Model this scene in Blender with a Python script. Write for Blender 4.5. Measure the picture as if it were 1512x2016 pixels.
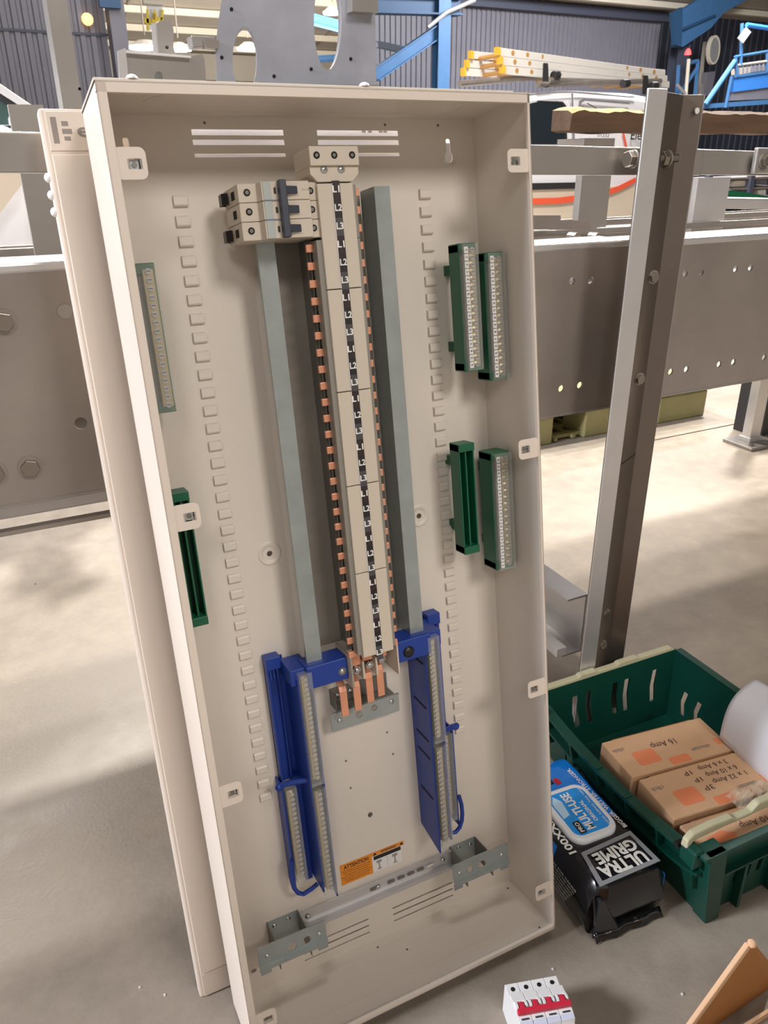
import bpy, bmesh, math, random
from mathutils import Vector, Matrix, geometry
random.seed(7)
S = bpy.context.scene
COL = S.collection
for o in list(bpy.data.objects): bpy.data.objects.remove(o, do_unlink=True)

# ------------------------------------------------------------------ camera
FPX = 1533.856
CAM = Vector((-0.11138527, -0.5959435, 1.04237427))
RX = Vector((0.89825664, -0.4394117, -0.00723678))      # image right
RD = Vector((-0.18765458, -0.36861396, -0.91044468))    # image down
RF = Vector((0.39739246, 0.81917099, -0.41356755))      # forward
cd = bpy.data.cameras.new('camera'); cam = bpy.data.objects.new('camera', cd); COL.objects.link(cam)
cd.sensor_fit = 'VERTICAL'; cd.sensor_height = 24.0; cd.lens = FPX / 2016 * 24.0
cd.clip_start = .02; cd.clip_end = 200
M3 = Matrix((RX, -RD, -RF)).transposed()
cam.matrix_world = Matrix.Translation(CAM) @ M3.to_4x4()
cd.dof.use_dof = True; cd.dof.focus_distance = 1.05; cd.dof.aperture_fstop = 14.0
S.camera = cam

def ray(px, py): return RX*((px-756)/FPX) + RD*((py-1008)/FPX) + RF
def at(px, py, Y):                     # point of the view ray at world depth Y
    d = ray(px, py); return CAM + d*((Y-CAM.y)/d.y)
def atz(px, py, z=0.0):
    d = ray(px, py); return CAM + d*((z-CAM.z)/d.z)

# ------------------------------------------------------------------ world, lights, exposure
W = bpy.data.worlds.new('hall_air'); S.world = W; W.use_nodes = True
W.node_tree.nodes['Background'].inputs[0].default_value = (1.0, .96, .92, 1)
W.node_tree.nodes['Background'].inputs[1].default_value = .06
vs = S.view_settings; vs.view_transform = 'Standard'; vs.look = 'None'; vs.gamma = 1; vs.use_curve_mapping = False
vs.exposure = 0.0
def area(name, loc, target, size, power, col, sy=None):
    l = bpy.data.lights.new(name, 'AREA'); l.energy = power; l.color = col; l.size = size
    if sy: l.shape = 'RECTANGLE'; l.size_y = sy
    o = bpy.data.objects.new(name, l); COL.objects.link(o); o.location = loc
    o.rotation_euler = (Vector(target)-Vector(loc)).to_track_quat('-Z', 'Y').to_euler()
    return o
area('high_bay_lamp_right', (4.2, 2.6, 4.0), (.6, .3, 0), .30, 330, (1, .94, .86))
area('high_bay_lamp_behind', (.6, 6.6, 6.4), (.6, 1.6, 0), .30, 640, (1, .94, .86))
area('high_bay_lamp_behind_left', (-1.8, 9.5, 6.4), (.2, 1.6, 0), .30, 560, (1, .94, .86))
area('high_bay_lamp_behind_right', (3.4, 5.0, 6.2), (.6, 1.6, 0), .30, 240, (1, .94, .86))
area('high_bay_lamp_overhead', (.3, -.25, 6.2), (.3, .1, 0), .6, 40, (1, .95, .88))
area('high_bay_lamp_left', (-4.6, .75, 3.0), (0, .2, .6), 1.0, 400, (.88, .92, 1))
area('high_bay_lamp_front', (1.3, -4.6, 4.7), (.2, .2, .6), 1.2, 146, (1, .94, .88))
area('high_bay_lamp_front_left', (-2.2, -4.6, 4.8), (.1, .2, .6), 1.2, 72, (1, .95, .91))
area('high_bay_lamp_far_right', (13, 13, 6.2), (13, 15, 0), 4, 2300, (.92, .94, 1))
area('high_bay_lamp_far_left', (2, 12, 6.0), (1, 15.5, 1), 3, 130, (.94, .95, 1))
area('high_bay_lamp_van', (4.6, 4.6, 6.2), (6.6, 8.0, 1.2), 1.6, 420, (1, .97, .94))
area('roof_wash_lamp', (9, 24, 3.0), (9, 27, 8), 6, 1900, (1, .95, .88))

# ------------------------------------------------------------------ materials
def lin(c):
    return tuple(((v/255)/12.92 if v/255 <= .04045 else (((v/255)+.055)/1.055)**2.4) for v in c)
def mat(name, rgb, rough=.5, metal=0.0, noise=0.0, scale=20.0, bump=0.0, bscale=80.0, coat=0.0, emit=None, estr=0, rvar=0, stretch=None):
    m = bpy.data.materials.new(name); m.use_nodes = True; nt = m.node_tree; b = nt.nodes['Principled BSDF']
    c = lin(rgb); b.inputs['Base Color'].default_value = (*c, 1)
    b.inputs['Roughness'].default_value = rough; b.inputs['Metallic'].default_value = metal
    if coat: b.inputs['Coat Weight'].default_value = coat
    if emit: b.inputs['Emission Color'].default_value = (*lin(emit), 1); b.inputs['Emission Strength'].default_value = estr
    if noise or bump or rvar:
        tc = nt.nodes.new('ShaderNodeTexCoord'); mp = nt.nodes.new('ShaderNodeMapping'); nt.links.new(tc.outputs['Object'], mp.inputs[0])
        if stretch: mp.inputs['Scale'].default_value = stretch
    if noise or rvar:
        n = nt.nodes.new('ShaderNodeTexNoise'); n.inputs['Scale'].default_value = scale; n.inputs['Detail'].default_value = 6; n.inputs['Roughness'].default_value = .6
        nt.links.new(mp.outputs[0], n.inputs['Vector'])
        if noise:
            r = nt.nodes.new('ShaderNodeValToRGB'); r.color_ramp.elements[0].position = .3; r.color_ramp.elements[1].position = .7
            r.color_ramp.elements[0].color = (*[max(0, v*(1-noise)) for v in c], 1); r.color_ramp.elements[1].color = (*[min(1, v*(1+noise)) for v in c], 1)
            nt.links.new(n.outputs[0], r.inputs[0]); nt.links.new(r.outputs[0], b.inputs['Base Color'])
        if rvar:
            mr = nt.nodes.new('ShaderNodeMapRange'); mr.inputs[3].default_value = rough-rvar; mr.inputs[4].default_value = rough+rvar
            nt.links.new(n.outputs[0], mr.inputs[0]); nt.links.new(mr.outputs[0], b.inputs['Roughness'])
    if bump:
        n2 = nt.nodes.new('ShaderNodeTexNoise'); n2.inputs['Scale'].default_value = bscale; n2.inputs['Detail'].default_value = 4
        nt.links.new(mp.outputs[0], n2.inputs['Vector'])
        bp = nt.nodes.new('ShaderNodeBump'); bp.inputs['Strength'].default_value = bump; bp.inputs['Distance'].default_value = .002
        nt.links.new(n2.outputs[0], bp.inputs['Height']); nt.links.new(bp.outputs[0], b.inputs['Normal'])
    return m
def clear_mat(name, tint, alpha, rough=.08):
    m = bpy.data.materials.new(name); m.use_nodes = True; nt = m.node_tree; b = nt.nodes['Principled BSDF']
    b.inputs['Base Color'].default_value = (*lin(tint), 1); b.inputs['Roughness'].default_value = rough
    b.inputs['Alpha'].default_value = alpha; b.inputs['Specular IOR Level'].default_value = .8
    return m
cream = mat('cream_powder_coat', (220, 210, 198), .42, bump=.06, bscale=900, noise=.015, scale=3)
cover_cream = mat('cream_cover_coat', (226, 212, 199), .40, noise=.012, scale=3)
galv = mat('galvanised_steel', (160, 167, 166), .34, .45, noise=.10, scale=30, rvar=.08, bump=.05, bscale=300)
galv_dark = mat('galvanised_pan_steel', (122, 119, 112), .40, .45, noise=.10, scale=14, rvar=.08)
steel = mat('brushed_stainless_steel', (158, 153, 148), .40, .5, noise=.08, scale=5, rvar=.10, bump=.05, bscale=200)
steel_dull = mat('dull_stained_steel', (152, 143, 136), .42, .45, noise=.16, scale=4, rvar=.10)
post_steel_darkened = mat('post_steel_darkened', (122, 112, 104), .36, .75, noise=.10, scale=5, rvar=.10)  # dark reflections on the post faces are put into this colour
pan_steel = mat('pan_steel', (158, 152, 142), .40, .35, noise=.08, scale=14, rvar=.08)
steel_light = mat('bright_steel', (206, 204, 204), .34, .6, noise=.06, scale=12, rvar=.08)
plate_steel = mat('mill_scale_plate', (166, 168, 178), .5, .2, noise=.22, scale=5, rvar=.12)
bolt_m = mat('bolt_steel', (150, 142, 132), .32, .9)
screw_m = mat('zinc_screw', (205, 205, 205), .22, .95)
copper = mat('bare_copper', (232, 164, 132), .38, .5, noise=.08, scale=60)
brass = mat('brass_bar', (196, 178, 140), .30, .85)
beige = mat('beige_moulded_plastic', (206, 194, 177), .45, bump=.03, bscale=600)
beige_dark = mat('grey_busbar_insulator', (142, 136, 126), .5)
black_p = mat('black_plastic', (22, 20, 22), .4)
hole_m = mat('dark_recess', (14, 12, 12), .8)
toggle_m = mat('slate_toggle_plastic', (62, 66, 78), .4)
labelgrey = mat('pale_grey_label', (176, 182, 178), .35)
l1m = mat('brown_black_label', (44, 30, 31), .5); l2m = mat('black_label', (28, 25, 27), .5); l3m = mat('charcoal_label', (72, 69, 72), .5)
white_ink = mat('white_print', (238, 236, 232), .5); black_ink = mat('black_print', (30, 26, 26), .6)
grey_ink = mat('grey_print', (148, 138, 132), .6); orange_ink = mat('orange_print', (238, 142, 98), .6)
pen_ink = mat('marker_ink', (86, 62, 62), .6)
green_p = mat('green_moulded_plastic', (14, 92, 62), .42); blue_p = mat('blue_moulded_plastic', (22, 56, 142), .40)
clear_p = clear_mat('clear_plastic', (205, 205, 200), .26)
orange_s = mat('orange_sticker', (226, 138, 36), .5); sticker_w = mat('white_sticker', (225, 222, 220), .5)
crate_g = mat('dark_green_crate_plastic', (10, 66, 54), .38, noise=.08, scale=8, bump=.05, bscale=120)
crate_h = mat('cream_handle_plastic', (196, 190, 158), .45, noise=.05, scale=20)
cardb = mat('brown_cardboard', (219, 176, 138), .75, noise=.04, scale=25, bump=.04, bscale=150)
cardb_in = mat('cardboard_inner_face', (176, 118, 62), .8, noise=.06, scale=12)
paper_m = mat('white_paper', (236, 236, 244), .7)
film_k = mat('glossy_black_film', (16, 18, 24), .22, coat=.6, bump=.35, bscale=28, noise=.1, scale=10)
film_b = mat('glossy_blue_film', (14, 124, 222), .22, coat=.6, noise=.18, scale=9)
film_lb = mat('bright_blue_film', (20, 150, 240), .25, coat=.4, noise=.10, scale=30)
film_g = mat('silver_print', (150, 152, 156), .35); lid_w = mat('white_lid_plastic', (236, 238, 242), .3)
white_p = mat('white_device_plastic', (232, 230, 230), .35); red_p = mat('red_toggle_plastic', (208, 40, 66), .32)
silver_l = mat('pale_lavender_label', (206, 210, 228), .3)
wood_m = mat('weathered_timber', (98, 74, 55), .8, noise=.22, scale=9, stretch=(.6, 6, 6), bump=.4, bscale=40)
wood_c = mat('fresh_split_timber', (214, 166, 110), .8, noise=.15, scale=18, bump=.5, bscale=60)
van_w = mat('white_van_paint', (234, 232, 234), .25, coat=.5); glass_m = mat('dark_window_glass', (34, 42, 48), .06, coat=1)
van_b = mat('beige_van_paint', (222, 206, 184), .3, coat=.4); glass_g = mat('green_tinted_windscreen', (58, 88, 84), .05, coat=1)
van_o = mat('orange_vinyl_stripe', (238, 98, 66), .4); rubber = mat('black_rubber', (44, 42, 44), .6)
ladder_m = mat('white_ladder_glassfibre', (226, 220, 212), .5); ladder_y = mat('yellow_ladder_cap', (226, 178, 60), .5); ladder_o = mat('ochre_rung_end', (186, 140, 80), .5)
blue_s = mat('blue_painted_steel', (72, 118, 164), .45, noise=.08, scale=3); blue_d = mat('dark_blue_steel', (48, 84, 120), .5)
blue_v = mat('vivid_blue_steel', (64, 132, 214), .45)
clad = mat('slate_cladding', (124, 122, 130), .5, noise=.06, scale=2)
clad_d = mat('dark_slate_cladding', (76, 79, 94), .55); far_d = mat('dark_navy_wall', (48, 54, 72), .6)
roof_m = mat('buff_roof_lining', (176, 166, 152), .7, noise=.05, scale=1); roof_l = mat('pale_purlin', (226, 216, 196), .6)
lamp_e = mat('lamp_diffuser', (255, 255, 255), .4, emit=(255, 250, 240), estr=26)
yel = mat('yellow_paint', (236, 208, 60), .5); pal_y = mat('yellow_green_pallet_plastic', (148, 142, 98), .55, noise=.08, scale=12)
red_e = mat('red_lamp', (230, 60, 60), .4, emit=(255, 90, 90), estr=2)
poly_m = clear_mat('crinkled_polythene', (235, 225, 205), .35, .1)
# concrete floor
conc = bpy.data.materials.new('worn_concrete'); conc.use_nodes = True
nt = conc.node_tree; b = nt.nodes['Principled BSDF']; tc = nt.nodes.new('ShaderNodeTexCoord')
def nz(s, d=8, r=.6):
    n = nt.nodes.new('ShaderNodeTexNoise'); n.inputs['Scale'].default_value = s; n.inputs['Detail'].default_value = d; n.inputs['Roughness'].default_value = r
    nt.links.new(tc.outputs['Object'], n.inputs['Vector']); return n
n1 = nz(1.3); n2 = nz(14, 8, .7); n3 = nz(140, 3)
rp = nt.nodes.new('ShaderNodeValToRGB'); e = rp.color_ramp.elements; e[0].position = .32; e[1].position = .70
e[0].color = (*lin((132, 121, 110)), 1); e[1].color = (*lin((176, 164, 149)), 1)
mx = nt.nodes.new('ShaderNodeMath'); mx.operation = 'MULTIPLY_ADD'; mx.inputs[1].default_value = .45
nt.links.new(n2.outputs[0], mx.inputs[0])
m2 = nt.nodes.new('ShaderNodeMath'); m2.operation = 'MULTIPLY'; m2.inputs[1].default_value = .55; nt.links.new(n1.outputs[0], m2.inputs[0]); nt.links.new(m2.outputs[0], mx.inputs[2])
nt.links.new(mx.outputs[0], rp.inputs[0]); nt.links.new(rp.outputs[0], b.inputs['Base Color'])
b.inputs['Roughness'].default_value = .42
mr = nt.nodes.new('ShaderNodeMapRange'); mr.inputs[3].default_value = .30; mr.inputs[4].default_value = .62; nt.links.new(n2.outputs[0], mr.inputs[0]); nt.links.new(mr.outputs[0], b.inputs['Roughness'])
bp = nt.nodes.new('ShaderNodeBump'); bp.inputs['Strength'].default_value = .18; bp.inputs['Distance'].default_value = .002; nt.links.new(n3.outputs[0], bp.inputs['Height']); nt.links.new(bp.outputs[0], b.inputs['Normal'])

# ------------------------------------------------------------------ building helpers
I4 = Matrix.Identity(4)
TM = {}                                   # world matrix of every thing
class MB:
    def __init__(s): s.v = []; s.f = []; s.mi = []; s.cur = 0
    def add(s, vs, fs):
        n = len(s.v); s.v += [Vector(p) for p in vs]; s.f += [tuple(i+n for i in f) for f in fs]; s.mi += [s.cur]*len(fs); return s
    def box(s, a, b, c=0):
        x0, y0, z0 = a; x1, y1, z1 = b
        return s.add([(x0, y0, z0), (x1, y0, z0), (x1, y1, z0), (x0, y1, z0), (x0, y0, z1), (x1, y0, z1), (x1, y1, z1), (x0, y1, z1)],
                     [(0, 3, 2, 1), (4, 5, 6, 7), (0, 1, 5, 4), (1, 2, 6, 5), (2, 3, 7, 6), (3, 0, 4, 7)])
    def hexa(s, p):                        # 8 points: bottom four, top four
        return s.add(p, [(0, 3, 2, 1), (4, 5, 6, 7), (0, 1, 5, 4), (1, 2, 6, 5), (2, 3, 7, 6), (3, 0, 4, 7)])
    def cyl(s, p, q, r, n=12, r2=None, cap=True):
        p = Vector(p); q = Vector(q); r2 = r if r2 is None else r2; d = (q-p).normalized()
        a = d.orthogonal().normalized(); b2 = d.cross(a); vs = []
        for k in range(n):
            t = 2*math.pi*k/n; o = a*math.cos(t)+b2*math.sin(t); vs += [p+o*r, q+o*r2]
        fs = [(2*k, 2*((k+1) % n), 2*((k+1) % n)+1, 2*k+1) for k in range(n)]
        if cap: fs += [tuple(2*k for k in range(n))[::-1], tuple(2*k+1 for k in range(n))]
        return s.add(vs, fs)
    def dome(s, c, d, r, h, n=12, rings=4):
        c = Vector(c); d = Vector(d).normalized(); a = d.orthogonal().normalized(); b2 = d.cross(a); vs = []; fs = []
        for j in range(rings):
            ph = math.pi/2*j/rings
            for k in range(n):
                t = 2*math.pi*k/n; vs.append(c+(a*math.cos(t)+b2*math.sin(t))*r*math.cos(ph)+d*h*math.sin(ph))
        vs.append(c+d*h)
        for j in range(rings-1):
            for k in range(n): fs.append((j*n+k, j*n+(k+1) % n, (j+1)*n+(k+1) % n, (j+1)*n+k))
        for k in range(n): fs.append(((rings-1)*n+k, (rings-1)*n+(k+1) % n, rings*n))
        fs.append(tuple(range(n))[::-1])
        return s.add(vs, fs)
    def prism(s, poly, f0, f1):            # poly 2D points, f0/f1 map (a,b)->3D
        n = len(poly); vs = [Vector(f0(*p)) for p in poly]+[Vector(f1(*p)) for p in poly]
        fs = [tuple(range(n))[::-1], tuple(range(n, 2*n))]+[(k, (k+1) % n, n+(k+1) % n, n+k) for k in range(n)]
        return s.add(vs, fs)
    def tube(s, pts, r, n=8):
        pts = [Vector(p) for p in pts]; vs = []; fs = []; up = None
        for i, p in enumerate(pts):
            d = ((pts[min(i+1, len(pts)-1)]-pts[max(i-1, 0)])).normalized()
            a = d.orthogonal().normalized() if up is None else (up-d*up.dot(d)).normalized(); up = a; b2 = d.cross(a)
            for k in range(n): t = 2*math.pi*k/n; vs.append(p+(a*math.cos(t)+b2*math.sin(t))*r)
        for i in range(len(pts)-1):
            for k in range(n): fs.append((i*n+k, i*n+(k+1) % n, (i+1)*n+(k+1) % n, (i+1)*n+k))
        fs += [tuple(range(n))[::-1], tuple(range((len(pts)-1)*n, len(pts)*n))]
        return s.add(vs, fs)
    def strip(s, poly, t, f):              # open polyline (a,b) thickened by t, swept from f(a,b,0) to f(a,b,1)
        P = [Vector(p) for p in poly]; off = []
        for i in range(len(P)):
            d = Vector((0, 0))
            if i: d += (P[i]-P[i-1]).normalized()
            if i < len(P)-1: d += (P[i+1]-P[i]).normalized()
            d = d.normalized(); nn = Vector((-d.y, d.x))
            if 0 < i < len(P)-1:
                c = nn.dot(Vector((-(P[i]-P[i-1]).normalized().y, (P[i]-P[i-1]).normalized().x))); nn = nn/max(c, .3)
            off.append(P[i]+nn*t)
        for i in range(len(P)-1):
            q = [P[i], P[i+1], off[i+1], off[i]]
            s.hexa([f(a.x, a.y, 0) for a in q]+[f(a.x, a.y, 1) for a in q])
        return s
    def plate(s, outer, holes, f0, f1):    # flat plate with real holes
        pts = []; edges = []
        for lp in [outer]+holes:
            n0 = len(pts); pts += [Vector(p) for p in lp]; edges += [(n0+i, n0+(i+1) % len(lp)) for i in range(len(lp))]
        r = geometry.delaunay_2d_cdt(pts, edges, [], 0, 1e-7)
        V2, T = r[0], r[2]
        def inside(p, lp):
            c = False; j = len(lp)-1
            for i in range(len(lp)):
                xi, yi = lp[i]; xj, yj = lp[j]
                if (yi > p[1]) != (yj > p[1]) and p[0] < (xj-xi)*(p[1]-yi)/(yj-yi)+xi: c = not c
                j = i
            return c
        keep = []
        for t in T:
            c = (V2[t[0]]+V2[t[1]]+V2[t[2]])/3
            if inside(c, outer) and not any(inside(c, h) for h in holes): keep.append(t)
        n = len(V2)
        s.add([f0(p.x, p.y) for p in V2]+[f1(p.x, p.y) for p in V2], [tuple(t)[::-1] for t in keep]+[tuple(i+n for i in t) for t in keep])
        for lp in [outer]+holes:
            m = len(lp); s.add([f0(*p) for p in lp]+[f1(*p) for p in lp], [(i, (i+1) % m, m+(i+1) % m, m+i) for i in range(m)])
        return s
def circ(cx, cy, r, n=20, ry=None): return [(cx+r*math.cos(2*math.pi*k/n), cy+(ry or r)*math.sin(2*math.pi*k/n)) for k in range(n)]
def rect(x0, y0, x1, y1): return [(x0, y0), (x1, y0), (x1, y1), (x0, y1)]
def rrect(x0, y0, x1, y1, r, n=4):
    o = []
    for cx, cy, a in ((x1-r, y0+r, -90), (x1-r, y1-r, 0), (x0+r, y1-r, 90), (x0+r, y0+r, 180)):
        for k in range(n+1):
            t = math.radians(a+90*k/n); o.append((cx+r*math.cos(t), cy+r*math.sin(t)))
    return o
def tag(o, label, cat, group=None, kind=None):
    if label: o['label'] = label
    if cat: o['category'] = cat
    if group: o['group'] = group
    if kind: o['kind'] = kind
def thing(name, label, cat, M=None, group=None, kind=None):
    o = bpy.data.objects.new(name, None); COL.objects.link(o); o.empty_display_size = .05
    M = M or I4; o.matrix_world = M; TM[o.name] = M; tag(o, label, cat, group, kind); return o
def part(name, mb, m, parent=None, F=I4, bevel=0, smooth=False, label=None, M=None):
    me = bpy.data.meshes.new(name)
    T = TM[parent.name] if parent else (M or I4)
    X = T.inverted() @ F
    me.from_pydata([X @ v for v in mb.v], [], mb.f)
    ms = m if isinstance(m, (list, tuple)) else [m]
    for q in ms: me.materials.append(q)
    if len(ms) > 1: me.polygons.foreach_set('material_index', mb.mi)
    bm = bmesh.new(); bm.from_mesh(me); bmesh.ops.remove_doubles(bm, verts=bm.verts, dist=1e-6); bmesh.ops.recalc_face_normals(bm, faces=bm.faces); bm.to_mesh(me); bm.free()
    if smooth:
        me.polygons.foreach_set('use_smooth', [True]*len(me.polygons))
        try: me.set_sharp_from_angle(angle=math.radians(38))
        except Exception: pass
    o = bpy.data.objects.new(name, me); COL.objects.link(o)
    if parent: o.parent = parent
    elif M is not None: o.matrix_world = M
    TM[o.name] = T
    if bevel:
        md = o.modifiers.new('bevel', 'BEVEL'); md.width = bevel; md.segments = 2; md.limit_method = 'ANGLE'; md.angle_limit = math.radians(40)
    if label: o['label'] = label
    return o
def solo(name, mb, m, label, cat, M=None, group=None, kind=None, **k):
    o = part(name, mb, m, None, M=M, **k) if M is not None else part(name, mb, m, None, **k)
    tag(o, label, cat, group, kind); return o
def place(name, src, parent, T):           # repeat of a mesh part, sharing its data; T in the parent's frame
    o = bpy.data.objects.new(name, src.data); COL.objects.link(o); o.parent = parent; o.matrix_local = T
    TM[o.name] = TM[parent.name] @ T
    for md in src.modifiers:
        n = o.modifiers.new('bevel', 'BEVEL'); n.width = md.width; n.segments = md.segments; n.limit_method = 'ANGLE'; n.angle_limit = md.angle_limit
    return o
_fc = {}
def text_verts(s, bold=0.0, cw=1.0):
    k = (s, bold)
    if k not in _fc:
        cu = bpy.data.curves.new('t', 'FONT'); cu.body = s; cu.size = 1; cu.offset = bold; cu.resolution_u = 3; cu.align_x = 'CENTER'; cu.align_y = 'CENTER'
        o = bpy.data.objects.new('t', cu); COL.objects.link(o)
        bpy.context.view_layer.update()
        me = bpy.data.meshes.new_from_object(o.evaluated_get(bpy.context.evaluated_depsgraph_get()))
        _fc[k] = ([v.co.copy() for v in me.vertices], [tuple(p.vertices) for p in me.polygons])
        bpy.data.objects.remove(o); bpy.data.curves.remove(cu); bpy.data.meshes.remove(me)
    return _fc[k]
def text(name, s, size, m, parent, F, width=None, bold=0.0, label=None, lift=0.0):
    vs, fs = text_verts(s, bold); w = max(v.x for v in vs)-min(v.x for v in vs) or 1
    sx = (width/w) if width else size
    mb = MB(); mb.add([(v.x*sx, v.y*size, lift) for v in vs], fs)
    return part(name, mb, m, parent, F, label=label)
def frame(o, x, y, z=None):                # 4x4 from origin and axes
    x = Vector(x).normalized(); y = Vector(y); y = (y-x*y.dot(x)).normalized(); z = x.cross(y)
    M = Matrix((x, y, z)).transposed().to_4x4(); M.translation = Vector(o); return M
def tri_off(a): return Matrix.Translation(Vector(a))

# ------------------------------------------------------------------ hall shell
def struct(name, mb, m, **k):
    o = part(name, mb, m, None, **k); o['kind'] = 'structure'; return o
struct('floor', MB().box((-14, -6, -.2), (34, 42, 0)), conc)
def corrugated(name, x0, x1, Y, z0, z1, pitch, m, seams=()):
    mb = MB(); n = int((x1-x0)/pitch); P = []
    for i in range(n):
        x = x0+i*pitch; P += [(x, 0), (x+pitch*.30, 0), (x+pitch*.42, -.035), (x+pitch*.88, -.035)]
    P.append((x0+n*pitch, 0))
    mb.strip(P, .004, lambda a, b, t: (a, Y+b, z0+(z1-z0)*t))
    o = struct(name, mb, m)
    for zz in seams:
        s = MB(); s.box((x0, Y-.05, zz-.02), (x1, Y-.036, zz+.02)); part('cladding_seam', s, clad_d, o)
    return o
struct('added_shade_wall', MB().box((-3.0, -1.50, 0), (3.0, -1.40, 1.60)), mat('shade_wall_grey', (120, 116, 112), .7))  # added unseen wall that keeps front lamp light off the near floor
corrugated('wall_left', -11, 2.72, 16, 0, 6.5, .176, clad, (3.06,))
wr = corrugated('wall_back', 9.35, 19.1, 20, 0, 4.78, .15, clad)
corrugated('wall_right', 19.6, 31, 22.5, 0, 5.6, .30, clad_d)
struct('wall_far', MB().box((-4, 38, 0), (34, 38.3, 4.4)), far_d)
g = MB(); g.box((-4, 37.6, 4.2), (34, 37.95, 5.2)); struct('trim_1', g, roof_m)
# roof: rises from the far eaves towards the ridge
rf = struct('ceiling', MB().hexa([(-12, 38, 5.2), (34, 38, 5.2), (34, 22, 8.6), (-12, 22, 8.6), (-12, 38, 5.4), (34, 38, 5.4), (34, 22, 8.8), (-12, 22, 8.8)]), roof_m)
for k in range(8):
    y = 36.8-k*1.7; z = 5.2+(38-y)*3.4/16
    part('purlin', MB().box((-12, y-.10, z-.24), (34, y+.10, z-.02)), roof_l, rf)
for k in range(6):
    x = 2+k*4.2
    part('roof_sheet_joint', MB().hexa([(x-.04, 38, 5.14), (x+.04, 38, 5.14), (x+.04, 24, 8.11), (x-.04, 24, 8.11), (x-.04, 38, 5.2), (x+.04, 38, 5.2), (x+.04, 24, 8.2), (x-.04, 24, 8.2)]), steel_dull, rf)
# lower roof over the right bay
rb = struct('ceiling_2', MB().hexa([(9, 19.95, 4.86), (32, 19.95, 4.86), (32, 13, 6.4), (9, 13, 6.4), (9, 19.95, 5.0), (32, 19.95, 5.0), (32, 13, 6.6), (9, 13, 6.6)]), roof_m)
part('purlin', MB().box((9, 19.2, 4.86), (32, 19.4, 5.0)), roof_l, rb)
part('eaves_beam', MB().box((9.3, 19.75, 4.62), (19.2, 19.93, 4.84)), clad_d, rb)  # dark strip painted in for the shadow under the eaves

def lamp(name, p, r, label, tube=None):
    t = thing(name, label, 'light', tri_off(p))
    mb = MB()
    if tube:
        a, c = tube; mb.cyl(a, c, r, 8); part('tube', mb, lamp_e, t)
        a = Vector(a); c = Vector(c); part('housing', MB().box((a.x, a.y-.12, a.z+r*.7), (c.x, a.y+.12, a.z+r*.7+.10)), white_p, t)
    else:
        mb.cyl(p+Vector((0, 0, -.05)), p, r, 16); part('diffuser', mb, lamp_e, t)
        part('reflector', MB().cyl(p+Vector((0, 0, 0.001)), p+Vector((0, 0, .16)), r*1.08, 16, r*.4), white_p, t)
        part('hanger', MB().cyl(p+Vector((0, 0, .28)), Vector((p.x, p.y, 5.2+(38-p.y)*3.4/16+.05)), .02, 6), steel_dull, t)
lamp('high_bay_light', at(287, 92, 26), .50, 'glaring high bay light left of the small upright steel fin')
lamp('high_bay_light', at(352, 96, 26), .36, 'glaring high bay light right of the small upright steel fin')
lamp('high_bay_light', at(489, 95, 26), .34, 'glaring high bay light seen through the partly hidden oval hole of the grey plate')
lamp('high_bay_light', at(655, 24, 26), .30, 'bright high bay light seen through the large oval hole of the grey plate')
a = at(742, 38, 24); c = at(826, 44, 24); lamp('strip_light', a, .13, 'bright fluorescent strip light between grey plate and blue column', (a, (c.x, a.y, a.z)))

# blue roof steelwork in the middle
def beam_between(mb, p, q, w, h, up=(0, 0, 1)):
    p = Vector(p); q = Vector(q); d = (q-p).normalized(); s = d.cross(Vector(up)).normalized(); u = s.cross(d).normalized(); t = .12*w
    for (a0, a1, b0, b1) in ((-w/2, w/2, h/2-t, h/2), (-w/2, w/2, -h/2, -h/2+t), (-t/2, t/2, -h/2+t, h/2-t)):
        mb.hexa([e + s*x + u*y for e in (p, q) for (x, y) in ((a0, b0), (a1, b0), (a1, b1), (a0, b1))])
    return mb
t = thing('portal_frame', 'blue steel column with braces between grey plate and dark cladding', 'steel frame', tri_off((*at(868, 150, 17).xy, 0)))
p = at(868, 100, 17)
part('column', beam_between(MB(), (p.x, 17, 0), (p.x, 17, 6), .30, .30, (0, 1, 0)), blue_s, t)
part('brace', beam_between(MB(), at(738, 148, 17), at(862, 62, 17), .20, .26), blue_s, t)
part('brace', beam_between(MB(), at(745, 88, 19), at(792, 98, 17.2), .12, .14), blue_s, t)
part('eaves_beam', beam_between(MB(), at(720, 8, 17), at(905, 14, 17), .3, .34), blue_d, t)
part('service_pipe', MB().tube([at(842, 54, 16.7), at(880, 24, 16.7), at(935, 0, 16.7)], .045), steel_light, t)
t = thing('roof_brace', 'thin pale blue brace seen through the large oval hole', 'steel frame', tri_off(at(640, 42, 24)))
part('bar', beam_between(MB(), at(600, 34, 24), at(700, 60, 24), .22, .26), blue_v, t)
part('bar', beam_between(MB(), at(600, 118, 30), at(700, 112, 30), .22, .22), blue_d, t)
t = thing('gable_column', 'grey blue box column at the end of the left cladding', 'column', tri_off((*at(225, 90, 15.5).xy, 0)))
q0 = at(200, 60, 15.5); q1 = at(240, 60, 15.5)
part('shaft', MB().box((q0.x+.13, 15.3, 0), (q1.x+.05, 15.7, 6.4)), clad, t)
part('cover_plate', MB().box((q0.x-.02, 15.2, at(0, 42, 15.5).z+.25), (q1.x-.02, 15.3, 6.4)), blue_d, t)
solo('wall_lamp', MB().dome(at(172, 38, 15.9), (0, -1, 0), .10, .12), mat('amber_lamp', (240, 180, 130), .4, emit=(255, 190, 130), estr=2.0), 'small amber lamp on the left corrugated cladding', 'light', smooth=True)
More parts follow.
